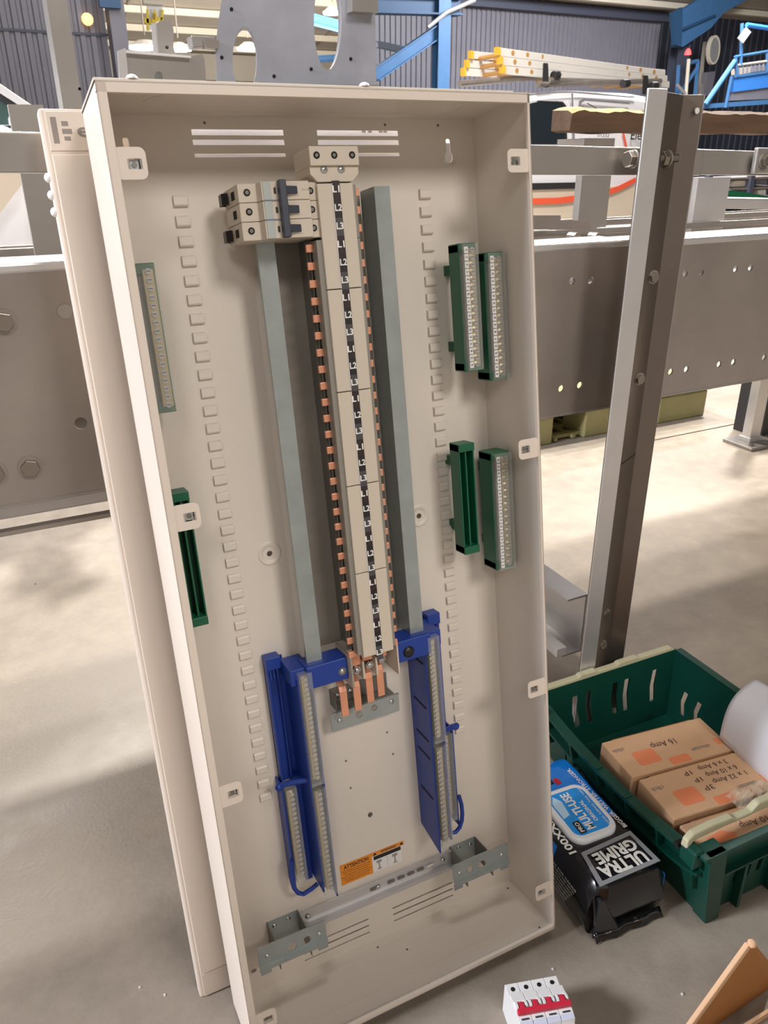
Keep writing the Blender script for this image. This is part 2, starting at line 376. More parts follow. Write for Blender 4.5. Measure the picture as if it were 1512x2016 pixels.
# haunch, column, clock, mezzanine on the right
t = thing('roof_haunch', 'deep blue roof beam haunch rising to the upper right corner', 'steel beam', tri_off(at(1350, 60, 18.8)))
def ppoly(mb, pts, Y, th): return mb.prism(pts, lambda x, y: at(x, y, Y), lambda x, y: at(x, y, Y)+Vector((0, th, 0)))
part('web', ppoly(MB(), [(1330, 92), (1345, 92), (1400, 55), (1425, 25), (1480, -6), (1400, -16), (1352, 14), (1332, 22)], 18.6, .16), blue_s, t)
part('flange', ppoly(MB(), [(1343, 56), (1410, 28), (1411, 31), (1344, 60)], 18.5, .34), blue_d, t)
part('end_plate', ppoly(MB(), [(1326, 24), (1344, 14), (1342, 92), (1330, 88)], 18.45, .16), blue_d, t)
q = at(1332, 150, 19)
t = thing('stanchion', 'dark slate corner stanchion under the blue roof haunch', 'column', tri_off((q.x, 19, 0)))
part('shaft', beam_between(MB(), (q.x, 19, 0), (q.x, 19, 4.2), .42, .40, (0, 1, 0)), clad_d, t)
q = at(1378, 150, 19.4)
t = thing('service_duct', 'pale vertical cable duct between red lamp and round mirror', 'duct', tri_off((q.x, 19.4, 0)))
part('duct', MB().hexa([at(1371, 190, 19.4), at(1380, 190, 19.4), at(1380, 190, 19.5), at(1371, 190, 19.5), at(1384, 82, 19.4), at(1391, 82, 19.4), at(1391, 82, 19.5), at(1384, 82, 19.5)]), roof_m, t)
part('switch_box', ppoly(MB(), [(1392, 142), (1409, 140), (1400, 188), (1388, 188)], 19.2, .2), clad, t)
part('bracket', ppoly(MB(), [(1382, 165), (1386, 165), (1385, 186), (1380, 186)], 19.1, .1), steel_light, t)
part('conduit', MB().box((q.x-.05, 19.4, 0), (q.x+.05, 19.5, at(1376, 190, 19.4).z)), roof_m, t)
t = thing('wall_mirror', 'tall oval convex mirror with pale rim on the dark right wall', 'mirror', tri_off(at(1407, 98, 19)))
part('rim', MB().prism([(1407+11*math.cos(a_/10*math.pi)+2.5*math.sin(-a_/10*math.pi), 98-29*math.sin(a_/10*math.pi)*-1) for a_ in range(20)], lambda x, y: at(x, y, 18.9), lambda x, y: at(x, y, 18.9)+Vector((0, .12, 0))), roof_l, t)
part('glass', MB().prism([(1407+8*math.cos(a_/10*math.pi)+2*math.sin(-a_/10*math.pi), 98-24*math.sin(a_/10*math.pi)*-1) for a_ in range(20)], lambda x, y: at(x, y, 18.86), lambda x, y: at(x, y, 18.86)+Vector((0, .03, 0))), steel_light, t)
t = thing('beacon_pole', 'white pole with red beacon lamp beneath the blue haunch', 'signal light', tri_off((*at(1358, 185, 18).xy, 0)))
part('pole', MB().cyl(at(1356, 116, 18), (at(1360, 192, 18).x, 18, 0), .05, 8), roof_l, t)
part('lamp', MB().dome(at(1354, 108, 18), (0, 0, 1), .09, .16), red_e, t, smooth=True)
YM = 13.0
t = thing('mezzanine_platform', 'bright blue steel mezzanine platform at the right edge of the hall', 'platform', tri_off((*at(1450, 200, YM).xy, 0)))
part('edge_beam', ppoly(MB(), [(1446, 152), (1530, 140), (1530, 170), (1444, 181)], YM, .12), blue_v, t)
part('soffit', ppoly(MB(), [(1444, 181), (1530, 172), (1530, 194), (1441, 198)], YM+.02, .12), clad, t)
part('lower_beam', ppoly(MB(), [(1384, 205), (1530, 195), (1530, 204), (1382, 214)], YM, .15), blue_s, t)
part('toe_plate', ppoly(MB(), [(1446, 148), (1530, 137), (1530, 141), (1446, 153)], YM-.02, .03), blue_s, t)
for a_, c_ in (((1447, 112), (1530, 98)), ((1450, 129), (1530, 118))): part('guard_rail', MB().cyl(at(*a_, YM), at(*c_, YM), .028, 8), blue_s if a_[1] == 112 else roof_m, t)
for a_, c_ in (((1448, 110), (1451, 150)), ((1510, 104), (1511, 140)), ((1461, 46), (1458, 130)), ((1440, 150), (1428, 212))): part('post', MB().cyl(at(*a_, YM), at(*c_, YM), .035, 8), blue_s, t)
part('brace', MB().cyl(at(1447, 120, YM), at(1388, 206, YM), .055, 8), blue_s, t)
part('top_rail', MB().cyl(at(1470, 49, YM), at(1530, 58, YM), .045, 8), blue_v, t)
for i in range(9): part('baluster', MB().cyl(at(1455+i*8, 133-i*1.2, YM+.6), at(1455+i*8, 146-i*1.2, YM+.6), .02, 6), clad, t)
part('stored_case', ppoly(MB(), [(1460, 134), (1478, 131), (1478, 143), (1460, 146)], YM+1.2, .3), roof_m, t)
part('stored_case', ppoly(MB(), [(1484, 131), (1508, 127), (1508, 139), (1484, 142)], YM+1.2, .3), clad, t)
solo('hanging_sign', ppoly(MB(), [(1470, 54), (1479, 63), (1463, 85), (1454, 75)], YM-.1, .03), white_p, 'tilted square white sign tied to the mezzanine post', 'sign')
t = thing('far_stair', 'small blue stair frame standing behind the beacon pole', 'stairs', tri_off((*at(1350, 180, 18).xy, 0)))
for a_, c_ in (((1336, 128), (1332, 190)), ((1374, 120), (1368, 190)), ((1374, 132), (1336, 188)), ((1374, 120), (1356, 124))): part('rail', MB().cyl(at(*a_, 18.3), at(*c_, 18.3), .055, 6), blue_s, t)
part('silver_handle', MB().cyl(at(1333, 167, 18), at(1352, 188, 18), .045, 8), steel_light, t)
for px in (1333, 1369): part('stair_post', MB().box((at(px, 188, 18.3).x-.05, 18.25, 0), (at(px, 188, 18.3).x+.05, 18.35, at(px, 188, 18.3).z)), blue_s, t)
t = thing('shelf_rack', 'dim rack of dark shelves and parts beyond the conveyor at right', 'rack', tri_off((*at(1450, 400, 6).xy, 0)))
for y in (352, 372, 392): part('shelf', ppoly(MB(), [(1385, y), (1560, y-6), (1560, y-2), (1385, y+4)], 6.0, .5), steel_dull, t)
for x in (1388, 1470): part('upright', MB().box((at(x, 400, 6).x-.03, 5.97, 0), (at(x, 400, 6).x+.03, 6.03, at(x, 345, 6).z)), clad_d, t)
for i, (x, y, w, m_) in enumerate(((1445, 356, 24, roof_l), (1488, 352, 22, clad), (1492, 374, 16, white_p), (1420, 378, 14, clad_d))):
    part('parts_box', ppoly(MB(), [(x, y), (x+w, y-1), (x+w, y+11), (x, y+12)], 6.05, .25), m_, t)
part('back_panel', ppoly(MB(), [(1385, 340), (1560, 335), (1560, 470), (1385, 470)], 6.6, .05), far_d, t)
solo('green_tray', ppoly(MB(), [(1420, 376), (1440, 374), (1512, 386), (1512, 392), (1420, 388)], 4.2, .3), green_p, 'bright green plastic tray beyond the conveyor under the top beam', 'tray')
t = thing('yellow_safety_sign', 'white and yellow triangle warning sign hanging from the roof', 'sign', tri_off(at(305, 40, 20)))
part('board', ppoly(MB(), [(289, 10), (321, 11), (316, 48), (293, 60)], 20, .04), white_p, t)
part('top_bar', ppoly(MB(), [(282, 0), (322, 3), (322, 10), (282, 7)], 19.9, .1), roof_l, t)
part('triangle', ppoly(MB(), [(304, 16), (315, 44), (298, 44)], 19.93, .02), yel, t)
part('mark', ppoly(MB(), [(303, 27), (306, 27), (306, 38), (304, 38)], 19.9, .02), ladder_o, t)
for pts in ([(288, 18), (292, 18), (294, 60), (289, 60)], [(318, 18), (323, 20), (320, 40), (316, 40)], [(284, 34), (300, 40), (312, 36), (320, 34), (322, 40), (300, 48), (284, 44)]): part('yellow_strap', ppoly(MB(), pts, 19.95, .03), yel, t)

# ------------------------------------------------------------------ white van with ladders
YV = 8.0
def vp(px, py, off=0.0): return at(px, py, YV-off)
t = thing('panel_van', 'white and beige panel van with ladders on its roof', 'van', tri_off((6.3, YV, 0)))
zr = 1.86
secs = []   # x, roof height, bonnet flag
for x, zt, zb in ((4.20, .86, .5), (4.35, 1.02, .35), (4.95, 1.12, .3), (5.1, 1.16, .3), (5.6, 1.60, .3), (6.1, 1.74, .3), (6.8, 1.80, .3), (7.6, 1.79, .3), (8.2, 1.73, .3), (8.32, 1.60, .35)):
    zm = min(1.16, zt-.06); w = .80
    prof = [(YV+.06, zb), (YV, zb+.12), (YV-.01, .60), (YV, zm*.93), (YV+.02, zm+(zt-zm)*.45), (YV+.05, zt-.10), (YV+.14, zt-.02), (YV+.4, zt), (YV+w*2-.4, zt), (YV+w*2-.17, zt-.02), (YV+w*2-.05, zt-.1), (YV+w*2, zm), (YV+w*2, zb)]
    secs.append([(x, a_, b_) for a_, b_ in prof])
mb = MB(); n = len(secs[0]); mb.add([p for s in secs for p in s], [(i*n+k, i*n+(k+1) % n, (i+1)*n+(k+1) % n, (i+1)*n+k) for i in range(len(secs)-1) for k in range(n)]+[tuple(range(n)), tuple(range((len(secs)-1)*n, len(secs)*n))])
van = part('body_shell', mb, [van_w, van_b], t, smooth=True)
for pl in van.data.polygons:
    if pl.center.z + 0 < .80 and abs(pl.normal.y) > .5: pl.material_index = 1
def side(name, pts, m, d=.012, Yo=.02): return part(name, ppoly(MB(), pts, YV-Yo, d), m, t)
side('front_door_window', [(1030, 216), (1046, 203), (1062, 200), (1098, 199), (1108, 203), (1112, 214), (1113, 284), (1030, 284)], glass_m, .05, .012)
side('window_seal', [(1108, 200), (1115, 208), (1117, 284), (1113, 284), (1112, 214), (1106, 203), (1062, 200), (1062, 198)], rubber, .05, .016)
side('door_seam', [(1126, 184), (1128, 184), (1132, 283), (1129, 283)], clad, .01, .03)
side('side_recess_edge', [(1142, 198), (1150, 194), (1240, 202), (1240, 205), (1152, 198), (1145, 202), (1143, 214), (1140, 214)], clad, .02, .02)
side('roof_gutter', [(1040, 186), (1080, 181), (1130, 180), (1250, 190), (1250, 192.5), (1130, 182.5), (1080, 183.5), (1040, 189)], clad, .02, .005)
side('lower_panel', [(1030, 371), (1260, 366), (1260, 470), (1030, 470)], van_b, .02, .02)
side('rubbing_strip', [(1030, 361), (1140, 359), (1142, 371), (1030, 374)], rubber, .02, .04)
side('orange_stripe', [(1030, 391), (1100, 389), (1180, 379), (1220, 365), (1252, 349), (1252, 359), (1222, 375), (1182, 390), (1102, 401), (1030, 403)], van_o, .006, .045)
side('orange_line', [(1225, 258), (1228, 258), (1236, 292), (1232, 292)], van_o, .006, .03)
F = frame(at(1275, 268, YV-.05), (1, 0, -.02), (0, 0, 1))
text('side_lettering', 'Electrical', .15, black_ink, t, F, width=.56, bold=.01)
F = frame(at(1188, 266, YV-.05), (1, 0, -.02), (0, 0, 1))
text('side_lettering', '01333', .07, black_ink, t, F, width=.18)
for x in (4.80, 7.98):
    w = part('wheel', MB().cyl((x, YV-.01, .31), (x, YV+.2, .31), .31, 24), rubber, t)
    part('hub_cap', MB().cyl((x, YV-.02, .31), (x, YV+.05, .31), .18, 16), steel_light, w)
t = thing('roof_rack', 'grey steel rack bars and black uprights carrying the ladders', 'roof rack', tri_off(at(1100, 160, 8.3)))
for a_, c_ in (((905, 165), (1095, 148)), ((1060, 166), (1300, 160)), ((1080, 158), (1235, 163))): part('bar', MB().cyl(at(*a_, 8.05), at(*c_, 8.5), .035, 8), steel_dull, t)
for x, y0, y1 in ((1074, 124, 172), (1271, 148, 186)): part('upright', MB().hexa([at(x-7, y1, 8.05), at(x+7, y1, 8.05), at(x+7, y1, 8.11), at(x-7, y1, 8.11), at(x-5, y0, 8.05), at(x+5, y0, 8.05), at(x+5, y0, 8.11), at(x-5, y0, 8.11)]), rubber, t, bevel=.01)
for x, y in ((1095, 149), (1232, 165), (1288, 170)): part('end_clamp', MB().cyl(at(x-6, y, 8.05), at(x+4, y-1, 8.07), .05, 8), rubber, t)
for k in range(3):                          # three ladder sections stacked
    t = thing('extension_ladder', ['white ladder section with ochre rung ends, topmost on the van roof', 'white ladder section lying between two others on the van roof', 'lowest white ladder section, resting on the rack bars of the van'][k], 'ladder', tri_off(at(1100, 110+k*17, 8.3)), group='ladders on the van roof')
    y0 = 93+k*18; xl = (981, 986, 991)[k]; xr = (1310, 1314, 1318)[k]; yr = 139+k*11.5
    part('stile', MB().prism([(xl, y0), (xr, yr), (xr, yr+11), (xl, y0+17)], lambda x, y: at(x, y, 8.15+(x-980)*.0012), lambda x, y: at(x, y, 8.15+(x-980)*.0012)+Vector((0, .04, 0))), ladder_m, t, bevel=.004)
    fx = (930, 922, 915)[k]; fy = (100, 118, 134)[k]
    part('stile', MB().prism([(fx, fy), (xr, yr-2), (xr, yr+6), (fx, fy+15)], lambda x, y: at(x, y, 8.8+(x-915)*.001), lambda x, y: at(x, y, 8.8+(x-915)*.001)+Vector((0, .04, 0))), ladder_m, t)
    part('end_cap', ppoly(MB(), [(xl-2, y0-1), (xl+5, y0), (xl+5, y0+16), (xl-2, y0+15)], 8.13, .07), ladder_y, t)
    part('end_cap', ppoly(MB(), [(fx-3, fy-1), (fx+3, fy), (fx+3, fy+16), (fx-3, fy+15)], 8.77, .07), ladder_y, t)
    for i in range(11):
        x = 1010+k*4+i*29-i*i*.12; y = y0+7+(yr-y0-2)*((x-xl)/(xr-xl)); Yc = 8.15+(x-980)*.0012
        p = at(x, y, Yc-.012); q = at(x, y, Yc); part('rung', MB().cyl(p, Vector((p.x-.05, Yc+.72, p.z)), .025, 8), ladder_o, t)

# white car at the left edge
t = thing('white_car', 'white car nose with green tinted windscreen at the left edge behind the beams', 'car', tri_off((-.9, 3.2, 0)))
mb = MB(); secs = []
for x, zt in ((-3.0, 1.42), (-1.2, 1.46), (-.55, 1.40), (.10, 1.12), (.16, 1.02), (.55, .93), (.85, .80), (.95, .55)):
    prof = [(2.5, .25), (2.45, .5), (2.48, min(.92, zt-.03)), (2.53, zt-.05 if zt > .95 else zt-.02), (2.62, zt), (4.0, zt), (4.12, zt-.04), (4.15, .5), (4.15, .25)]
    secs.append([(x, a_, b_) for a_, b_ in prof])
n = 9; mb.add([p for s in secs for p in s], [(i*n+k, i*n+(k+1) % n, (i+1)*n+(k+1) % n, (i+1)*n+k) for i in range(len(secs)-1) for k in range(n)]+[tuple(range(n)), tuple(range((len(secs)-1)*n, len(secs)*n))])
part('body_shell', mb, van_w, t, smooth=True)
part('windscreen', ppoly(MB(), [(-60, 190), (0, 190), (36, 216), (36, 246), (-60, 246)], 2.40, .03), glass_g, t)
part('windscreen_pillar', ppoly(MB(), [(-20, 152), (0, 164), (72, 213), (58, 220), (0, 183), (-20, 170)], 2.36, .06), van_w, t, bevel=.004)
part('pillar_seal', ppoly(MB(), [(0, 183), (58, 220), (36, 220), (0, 196)], 2.38, .03), rubber, t)
part('door_mirror', ppoly(MB(), [(18, 225), (30, 225), (32, 246), (20, 246)], 2.30, .10), white_p, t, bevel=.01)
part('wheel', MB().cyl((-1.3, 2.44, .3), (-1.3, 2.64, .3), .3, 24), rubber, t)
part('bonnet_panel', ppoly(MB(), [(-30, 330), (60, 330), (52, 352), (0, 420), (-30, 450)], 2.30, .12), van_b, t)

# ------------------------------------------------------------------ conveyor frame
YB = .3830; YP = .42
cv = thing('conveyor_frame', 'long stainless steel conveyor frame standing behind the leaning board', 'conveyor', tri_off((.8, .42, 0)))
def quadz(name, x0, x1, zt0, zt1, zb0, zb1, y0, y1, m, bev=.002):
    return part(name, MB().hexa([(x0, y0, zb0), (x1, y0, zb1), (x1, y1, zb1), (x0, y1, zb0), (x0, y0, zt0), (x1, y0, zt1), (x1, y1, zt1), (x0, y1, zt0)]), m, cv, bevel=bev)
quadz('top_beam', -1.5, .902+.02, 1.098, 1.0515, 1.055, 1.0135, YB, YB+.035, steel)
quadz('top_beam', .906, 1.9, 1.0520, 1.028, 1.0150, .991, YB+.012, YB+.05, steel)
quadz('joint_plate', at(1487, 313, YB).x, 1.16, 1.0535, 1.051, 1.015, 1.0135, YB-.002, YB+.006, steel)
def hexbolt(p, r, parent, name='hex_bolt', washer=True, ln=.008):
    mb = MB(); p = Vector(p); mb.cyl(p, p+Vector((0, -ln, 0)), r, 6)
    o = part(name, mb, bolt_m, parent, bevel=.0006)
    if washer: part('washer', MB().cyl(p+Vector((0, .001, 0)), p+Vector((0, -.0016, 0)), r*1.25, 20), steel_dull, o)
    return o
hexbolt((at(1503, 313, YB).x, YB-.003, 1.034), .010, cv)
def side_plate(x0, x1, zt, zb, holes, y=YP):
    mb = MB().plate(rect(x0, zb, x1, zt), [circ(a_, b_, r, 16) for a_, b_, r in holes], lambda a_, b_: (a_, y, b_), lambda a_, b_: (a_, y+.004, b_))
    o = part('side_plate', mb, steel_dull, cv)
    part('top_flange', MB().box((x0, y-.001, zt-.011), (x1, y+.075, zt+.0005)), steel_light, o, bevel=.003)
    part('bottom_flange', MB().box((x0, y-.001, zb), (x1, y+.05, zb+.004)), steel, o)
    return o
side_plate(-1.6, .20, .936, .644, [(-.043, .740, .0078)])
side_plate(.22, .826, .920, .640, [(.717, .863, .006), (.754, .861, .006), (.714, .688, .006), (.753, .689, .006)])
side_plate(.836, 2.2, .916, .643, [(x, z, .006) for x in (.958, .996, 1.078, 1.115, 1.197, 1.234, 1.34, 1.377) for z in (.859, .688)]+[(1.21, .832, .005)])
part('hole_plug', MB().cyl((-.039, YP-.0015, .879), (-.039, YP, .879), .0085, 18), steel, cv)
for x, z in ((-.107, .873), (-.111, .693), (-.152, .692)): hexbolt((x, YP-.0005, z), .0115, cv)
# lower left return rail under the plate
part('return_rail', MB().box((-1.6, YP+.06, .604), (.25, YP+.10, .640)), steel_light, cv, bevel=.003)
part('return_rail', MB().box((-1.6, YP+.0, .606), (.0, YP+.012, .612)), steel_dull, cv)
# bed rails behind the plate
for y, py, h, dd, m_ in ((.50, 474, .012, .006, steel), (.56, 470, .03, .012, steel_dull), (.72, 450, .012, .006, steel), (.80, 448, .034, .02, steel_dull), (1.02, 434, .014, .010, steel), (1.28, 430, .12, .008, steel_dull)):
    z = at(1150, py, y).z
    part('bed_rail', MB().box((-1.8, y, z-h), (3.2, y+dd, z)), m_, cv, bevel=.002)
part('bed_pan', MB().box((-1.8, .50, .800), (3.2, 1.3, .806)), steel_dull, cv)
part('far_side_plate', MB().box((-1.8, 1.30, .70), (3.2, 1.304, .82)), steel_dull, cv)
part('guide_tray', ppoly(MB(), [(1402, 391), (1408, 389), (1560, 392), (1560, 414), (1404, 410), (1399, 404)], .80, .10), steel_light, cv, bevel=.003)
part('splice_plate', ppoly(MB(), [(1048, 424), (1104, 424), (1104, 434), (1162, 434), (1162, 452), (1048, 452)], .68, .004), steel_dull, cv)
for x, y in ((1122, 466), (1163, 466)): part('roller_stud', MB().cyl(at(x, y, .52), at(x, y, .52)+Vector((0, -.02, 0)), .008, 10), bolt_m, cv)
# inner uprights carrying the timber and the top beam
for x0, x1, yt, yb in ((1140, 1190, 272, 440), (1365, 1422, 350, 440)):
    q = at(x0, 420, .75); q2 = at(x1, 420, .75); z1 = at(x0, yt, .75).z
    part('upright', MB().strip([(q.x, .765), (q.x, .75), (q2.x, .75), (q2.x, .765)], -.004, lambda a_, b_, s_: (a_, b_, .80+(z1-.80)*s_)), steel_light if x0 > 1200 else steel, cv)
part('upright_cap', MB().box((at(1150, 272, .75).x-.003, .745, 1.058), (at(1205, 272, .75).x, .83, 1.0745)), steel_dull, cv)
q = at(38, 300, .80); q2 = at(95, 300, .80)
part('upright', MB().strip([(q.x, .82), (q.x, .80), (q2.x, .80), (q2.x, .82)], -.004, lambda a_, b_, s_: (a_, b_, .80+(1.118-.80)*s_)), steel, cv)
# tall angled post
def px_(p, y): return at(p, 476, y).x
xa, xb, xb2, xc, xd = px_(1238, .340), px_(1274, .340), px_(1276, .344), px_(1304, .3775), px_(1344, .3620)
mb = MB(); mb.strip([(xa, .3405), (xb, .3405), (xb2, .3470), (xc, .3775), (xd, .3620)], -.003, lambda a_, b_, s_: (a_, b_, 1.124*s_))
po = part('post', mb, post_steel_darkened, cv, bevel=.0008)
part('front_strip', MB().box((xa, .3360, 0), (xb, .3400, 1.1275)), steel_light, po, bevel=.0012)  # brighter steel paints in the lit front face of the post
part('right_flange', MB().hexa([(xc, .3745, .66), (xd, .3590, .66), (xd, .3596, .66), (xc, .3751, .66), (xc+.006, .3720, 1.1235), (xd, .3590, 1.1235), (xd, .3596, 1.1235), (xc+.006, .3726, 1.1235)]), steel_dull, po)
part('splice_seam', MB().hexa([(xb2, .3430, .563), (xc, .3735, .563), (xc, .3745, .563), (xb2, .3440, .563), (xb2, .3430, .5645), (xc, .3735, .5645), (xc, .3745, .5645), (xb2, .3440, .5645)]), hole_m, po)
part('post_foot', MB().box((xa-.02, .335, 0), (xd+.01, .40, .008)), steel, po)
def onpost(px, py): return at(px, py, .361)
for px, py in ((1282, 545), (1255, 745), (1189, 1206), (1182, 1267)):
    q = onpost(px, py); hexbolt((q.x, q.y-.004, q.z), .0085, po, ln=.006)
for px, py in ((1310, 217), (1305, 266), (1291, 360), (1285, 406), (1373, 218), (1236, 851)):
    q = at(px, py, .352 if px < 1320 and py < 500 else .358); part('bolt_hole', MB().cyl(q, q+Vector((0, .002, 0)), .0042, 14), white_p if py != 851 else white_p, po)
q = at(1264, 665, .356); part('slot', MB().box((q.x-.001, q.y, q.z-.012), (q.x+.001, q.y+.004, q.z+.012)), hole_m, po)
# threaded rod with nuts
p0 = at(1236, 313, .362); p1 = at(1336, 311, .346)
rd = part('threaded_rod', MB().cyl(p0, p1, .0052, 12), steel_dull, cv)
for i in range(26):
    q = p0.lerp(p1, .52+i*.018); part('thread', MB().cyl(q, q+Vector((.0008, 0, 0)), .0058, 10), bolt_m, rd)
for px in (1240, 1307):
    q = at(px, 313, .3615 if px < 1300 else .3535); nt_ = part('hex_nut', MB().cyl(q-Vector((.006, 0, 0)), q+Vector((.004, 0, 0)), .0115, 6), bolt_m, rd, bevel=.0008)
    part('washer', MB().cyl(q+Vector((.004, 0, 0)), q+Vector((.006, 0, 0)), .0125, 18), steel, nt_)
# cross member running away from the post near the floor
mb = MB(); y0, y1 = .42, 1.75
mb.strip([(0, 0), (.045, 0), (.045, .125), (0, .125)], -.004, lambda a_, b_, s_: (.775+a_, y0+(y1-y0)*s_, .132+b_))
part('cross_member', mb, steel_light, cv, bevel=.001)
part('rail_lip', MB().box((.762, .42, .132), (.785, 1.75, .150)), white_p, cv)
# right hand leg with foot plate
lg = part('leg', MB().box((2.455, 1.39, .02), (2.512, 1.43, .66)), steel_light, cv, bevel=.002)
part('foot_plate', MB().box((2.40, 1.33, 0), (2.60, 1.47, .012)), steel, lg, bevel=.002)
part('foot_collar', MB().box((2.447, 1.382, .012), (2.520, 1.438, .03)), steel_light, lg, bevel=.002)
part('foot_bolt', MB().cyl((2.43, 1.36, .012), (2.43, 1.36, .02), .01, 6), bolt_m, lg)
part('leg', MB().box((2.56, 1.42, .0), (2.68, 1.56, .40)), rubber, cv)
# timber lying on the uprights
mb = MB(); N = 40
for i in range(N+1):
    px = 1124+i*(1600-1124)/N; x = at(px, 240, .74).x; jt = random.uniform(-.0018, .0018)
    zt = 1.1275+.0016*math.sin(i*.9)*(1 if i < 14 else .3)+jt-(.004 if i in (0,) else 0); zb = 1.0845+.0012*math.sin(i*.7)
    e_ = .004 if i == 0 else 0
    mb.v += [Vector((x, .742, zb+e_)), Vector((x, .738, zt-.006)), Vector((x, .752, zt)), Vector((x, .80, zt+.002)), Vector((x, .80, zb+e_))]
for i in range(N):
    for k in range(5): mb.f.append((i*5+k, i*5+(k+1) % 5, (i+1)*5+(k+1) % 5, (i+1)*5+k)); mb.mi.append(1 if (k in (1, 2) and i < 12) else 0)
mb.f += [(0, 1, 2, 3, 4), tuple(N*5+k for k in range(5))]; mb.mi += [0, 0]
solo('timber_plank', mb, [wood_m, wood_c], 'rough brown timber plank lying along the top of the conveyor frame', 'plank')
solo('wire_offcut', MB().tube([at(1156, 203, .76), at(1165, 208, .76), at(1174, 213, .76)], .0009, 6), rubber, 'short dark wire splinter on the left end of the timber plank', 'wire')

# ------------------------------------------------------------------ upper machine parts behind
t = thing('slotted_steel_plate', 'tall dark grey steel plate with large oval holes above the board', 'steel plate', tri_off(at(590, 160, 1.2)))
outer = [(428, 200), (425, 120), (424, 92), (430, 40), (438, -10), (446, -60), (736, -60), (739, 60), (742, 200)]
h1 = [(645+27*math.cos(k/14*math.pi), 42+96*math.sin(k/14*math.pi)) for k in range(28)]
h2 = [(482+24*math.cos(k/14*math.pi), 118+66*math.sin(k/14*math.pi)) for k in range(28)]
part('plate', MB().plate(outer, [h1, h2], lambda x, y: at(x, y, 1.2), lambda x, y: at(x, y, 1.2)+Vector((.012, .045, 0))), plate_steel, t)
for x, y in ((456, 18), (613, 136), (691, 116), (437, 113), (540, 150)): q = at(x, y, 1.198); part('bolt_hole', MB().cyl(q, q+Vector((0, .003, 0)), .0035, 12), hole_m, t)
part('corner_block', ppoly(MB(), [(694, -20), (744, -20), (744, 25), (694, 22)], 1.17, .03), steel, t)
part('side_tab', ppoly(MB(), [(402, 77), (432, 80), (430, 96), (406, 94)], 1.19, .03), steel_dull, t)
part('square_block', ppoly(MB(), [(376, 70), (424, 72), (430, 92), (380, 94)], 1.2, .04), steel, t, bevel=.002)
part('base_bar', ppoly(MB(), [(420, 163), (745, 167), (745, 180), (420, 176)], 1.18, .05), steel, t)
t = thing('galvanised_housing', 'pale galvanised channel housing behind the top left of the board', 'housing', tri_off(at(320, 155, 1.0)))
hh = [(312+9*math.cos(k/8*math.pi), 153+13*math.sin(k/8*math.pi)) for k in range(16)]
part('front_plate', MB().plate([(248, 104), (376, 112), (380, 180), (254, 180)], [hh], lambda x, y: at(x, y, 1.0), lambda x, y: at(x, y, 1.0)+Vector((0, .003, 0))), steel, t)
part('side_flange', ppoly(MB(), [(232, 100), (247, 94), (256, 180), (238, 180)], .985, .01), steel_light, t)
part('side_flange', ppoly(MB(), [(374, 112), (398, 106), (403, 118), (407, 180), (381, 180)], 1.005, .01), steel, t)
part('top_lip', ppoly(MB(), [(247, 98), (376, 110), (376, 114), (247, 104)], .99, .03), white_p, t)
part('inner_block', ppoly(MB(), [(300, 140), (325, 140), (328, 176), (300, 176)], 1.03, .03), galv, t)
t = thing('upright_fin', 'small upright steel fin with one hole on the galvanised housing', 'bracket', tri_off(at(325, 108, 1.04)))
fo = [(312, 108), (308, 46), (314, 41), (338, 42), (342, 60), (341, 90), (347, 110)]
part('fin', MB().plate(fo, [circ(329, 93, 3.6, 14)], lambda x, y: at(x, y, 1.02), lambda x, y: at(x, y, 1.02)+Vector((-.003, .02, 0))), steel, t)
part('edge_flange', ppoly(MB(), [(300, 46), (310, 43), (314, 108), (304, 108)], 1.025, .01), steel_light, t)
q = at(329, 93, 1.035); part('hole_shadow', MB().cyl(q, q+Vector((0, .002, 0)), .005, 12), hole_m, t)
q0 = at(113, 0, .80); q1 = at(147, 0, .80)
t = thing('thin_upright_channel', 'thin upright steel channel crossing the left corrugated cladding', 'post', tri_off((q0.x, .80, .9)))
part('channel', MB().strip([(at(118, 100, .8).x+.007, .86), (at(118, 100, .8).x+.007, .80), (at(156, 100, .8).x+.002, .80), (at(156, 100, .8).x+.002, .86)], -.003, lambda a_, b_, s_: (a_-.012+.006*s_*0, b_, .80+.7*s_)), steel, t)
q = at(157, 175, .797); part('bolt_hole', MB().cyl(q, q+Vector((0, .002, 0)), .0022, 12), hole_m, t)

# yellow pallet on the far floor
t = thing('plastic_pallet', 'yellow green plastic pallet on the floor beyond the conveyor', 'pallet', tri_off((1.7, 1.75, 0)))
for x0, x1 in ((1.66, 1.775), (1.935, 2.14), (2.33, 2.60)):
    for y0, y1 in ((1.755, 1.90), (2.35, 2.5)): part('foot_block', MB().box((x0, y0, 0), (x1, y1, .115)), pal_y, t, bevel=.006)
part('deck', MB().box((1.64, 1.75, .118), (2.62, 2.52, .145)), pal_y, t)
for i in range(7):
    part('base_slat', MB().box((1.66, 1.78+i*.10, .008), (2.60, 1.81+i*.10, .022)), pal_y, t)
for i in range(10): part('base_rib', MB().box((1.70+i*.09, 1.76, .006), (1.715+i*.09, 2.5, .020)), pal_y, t)
part('shade_sheet', MB().box((1.66, 2.30, .02), (2.6, 2.33, .112)), hole_m, t)  # dark sheet standing in for the shade inside the pallet openings
solo('floor_joint', MB().box((2.0, 1.600, .0002), (9, 1.606, .001)), hole_m, 'thin dark joint line across the floor right of the tall post', 'floor joint', kind='structure')

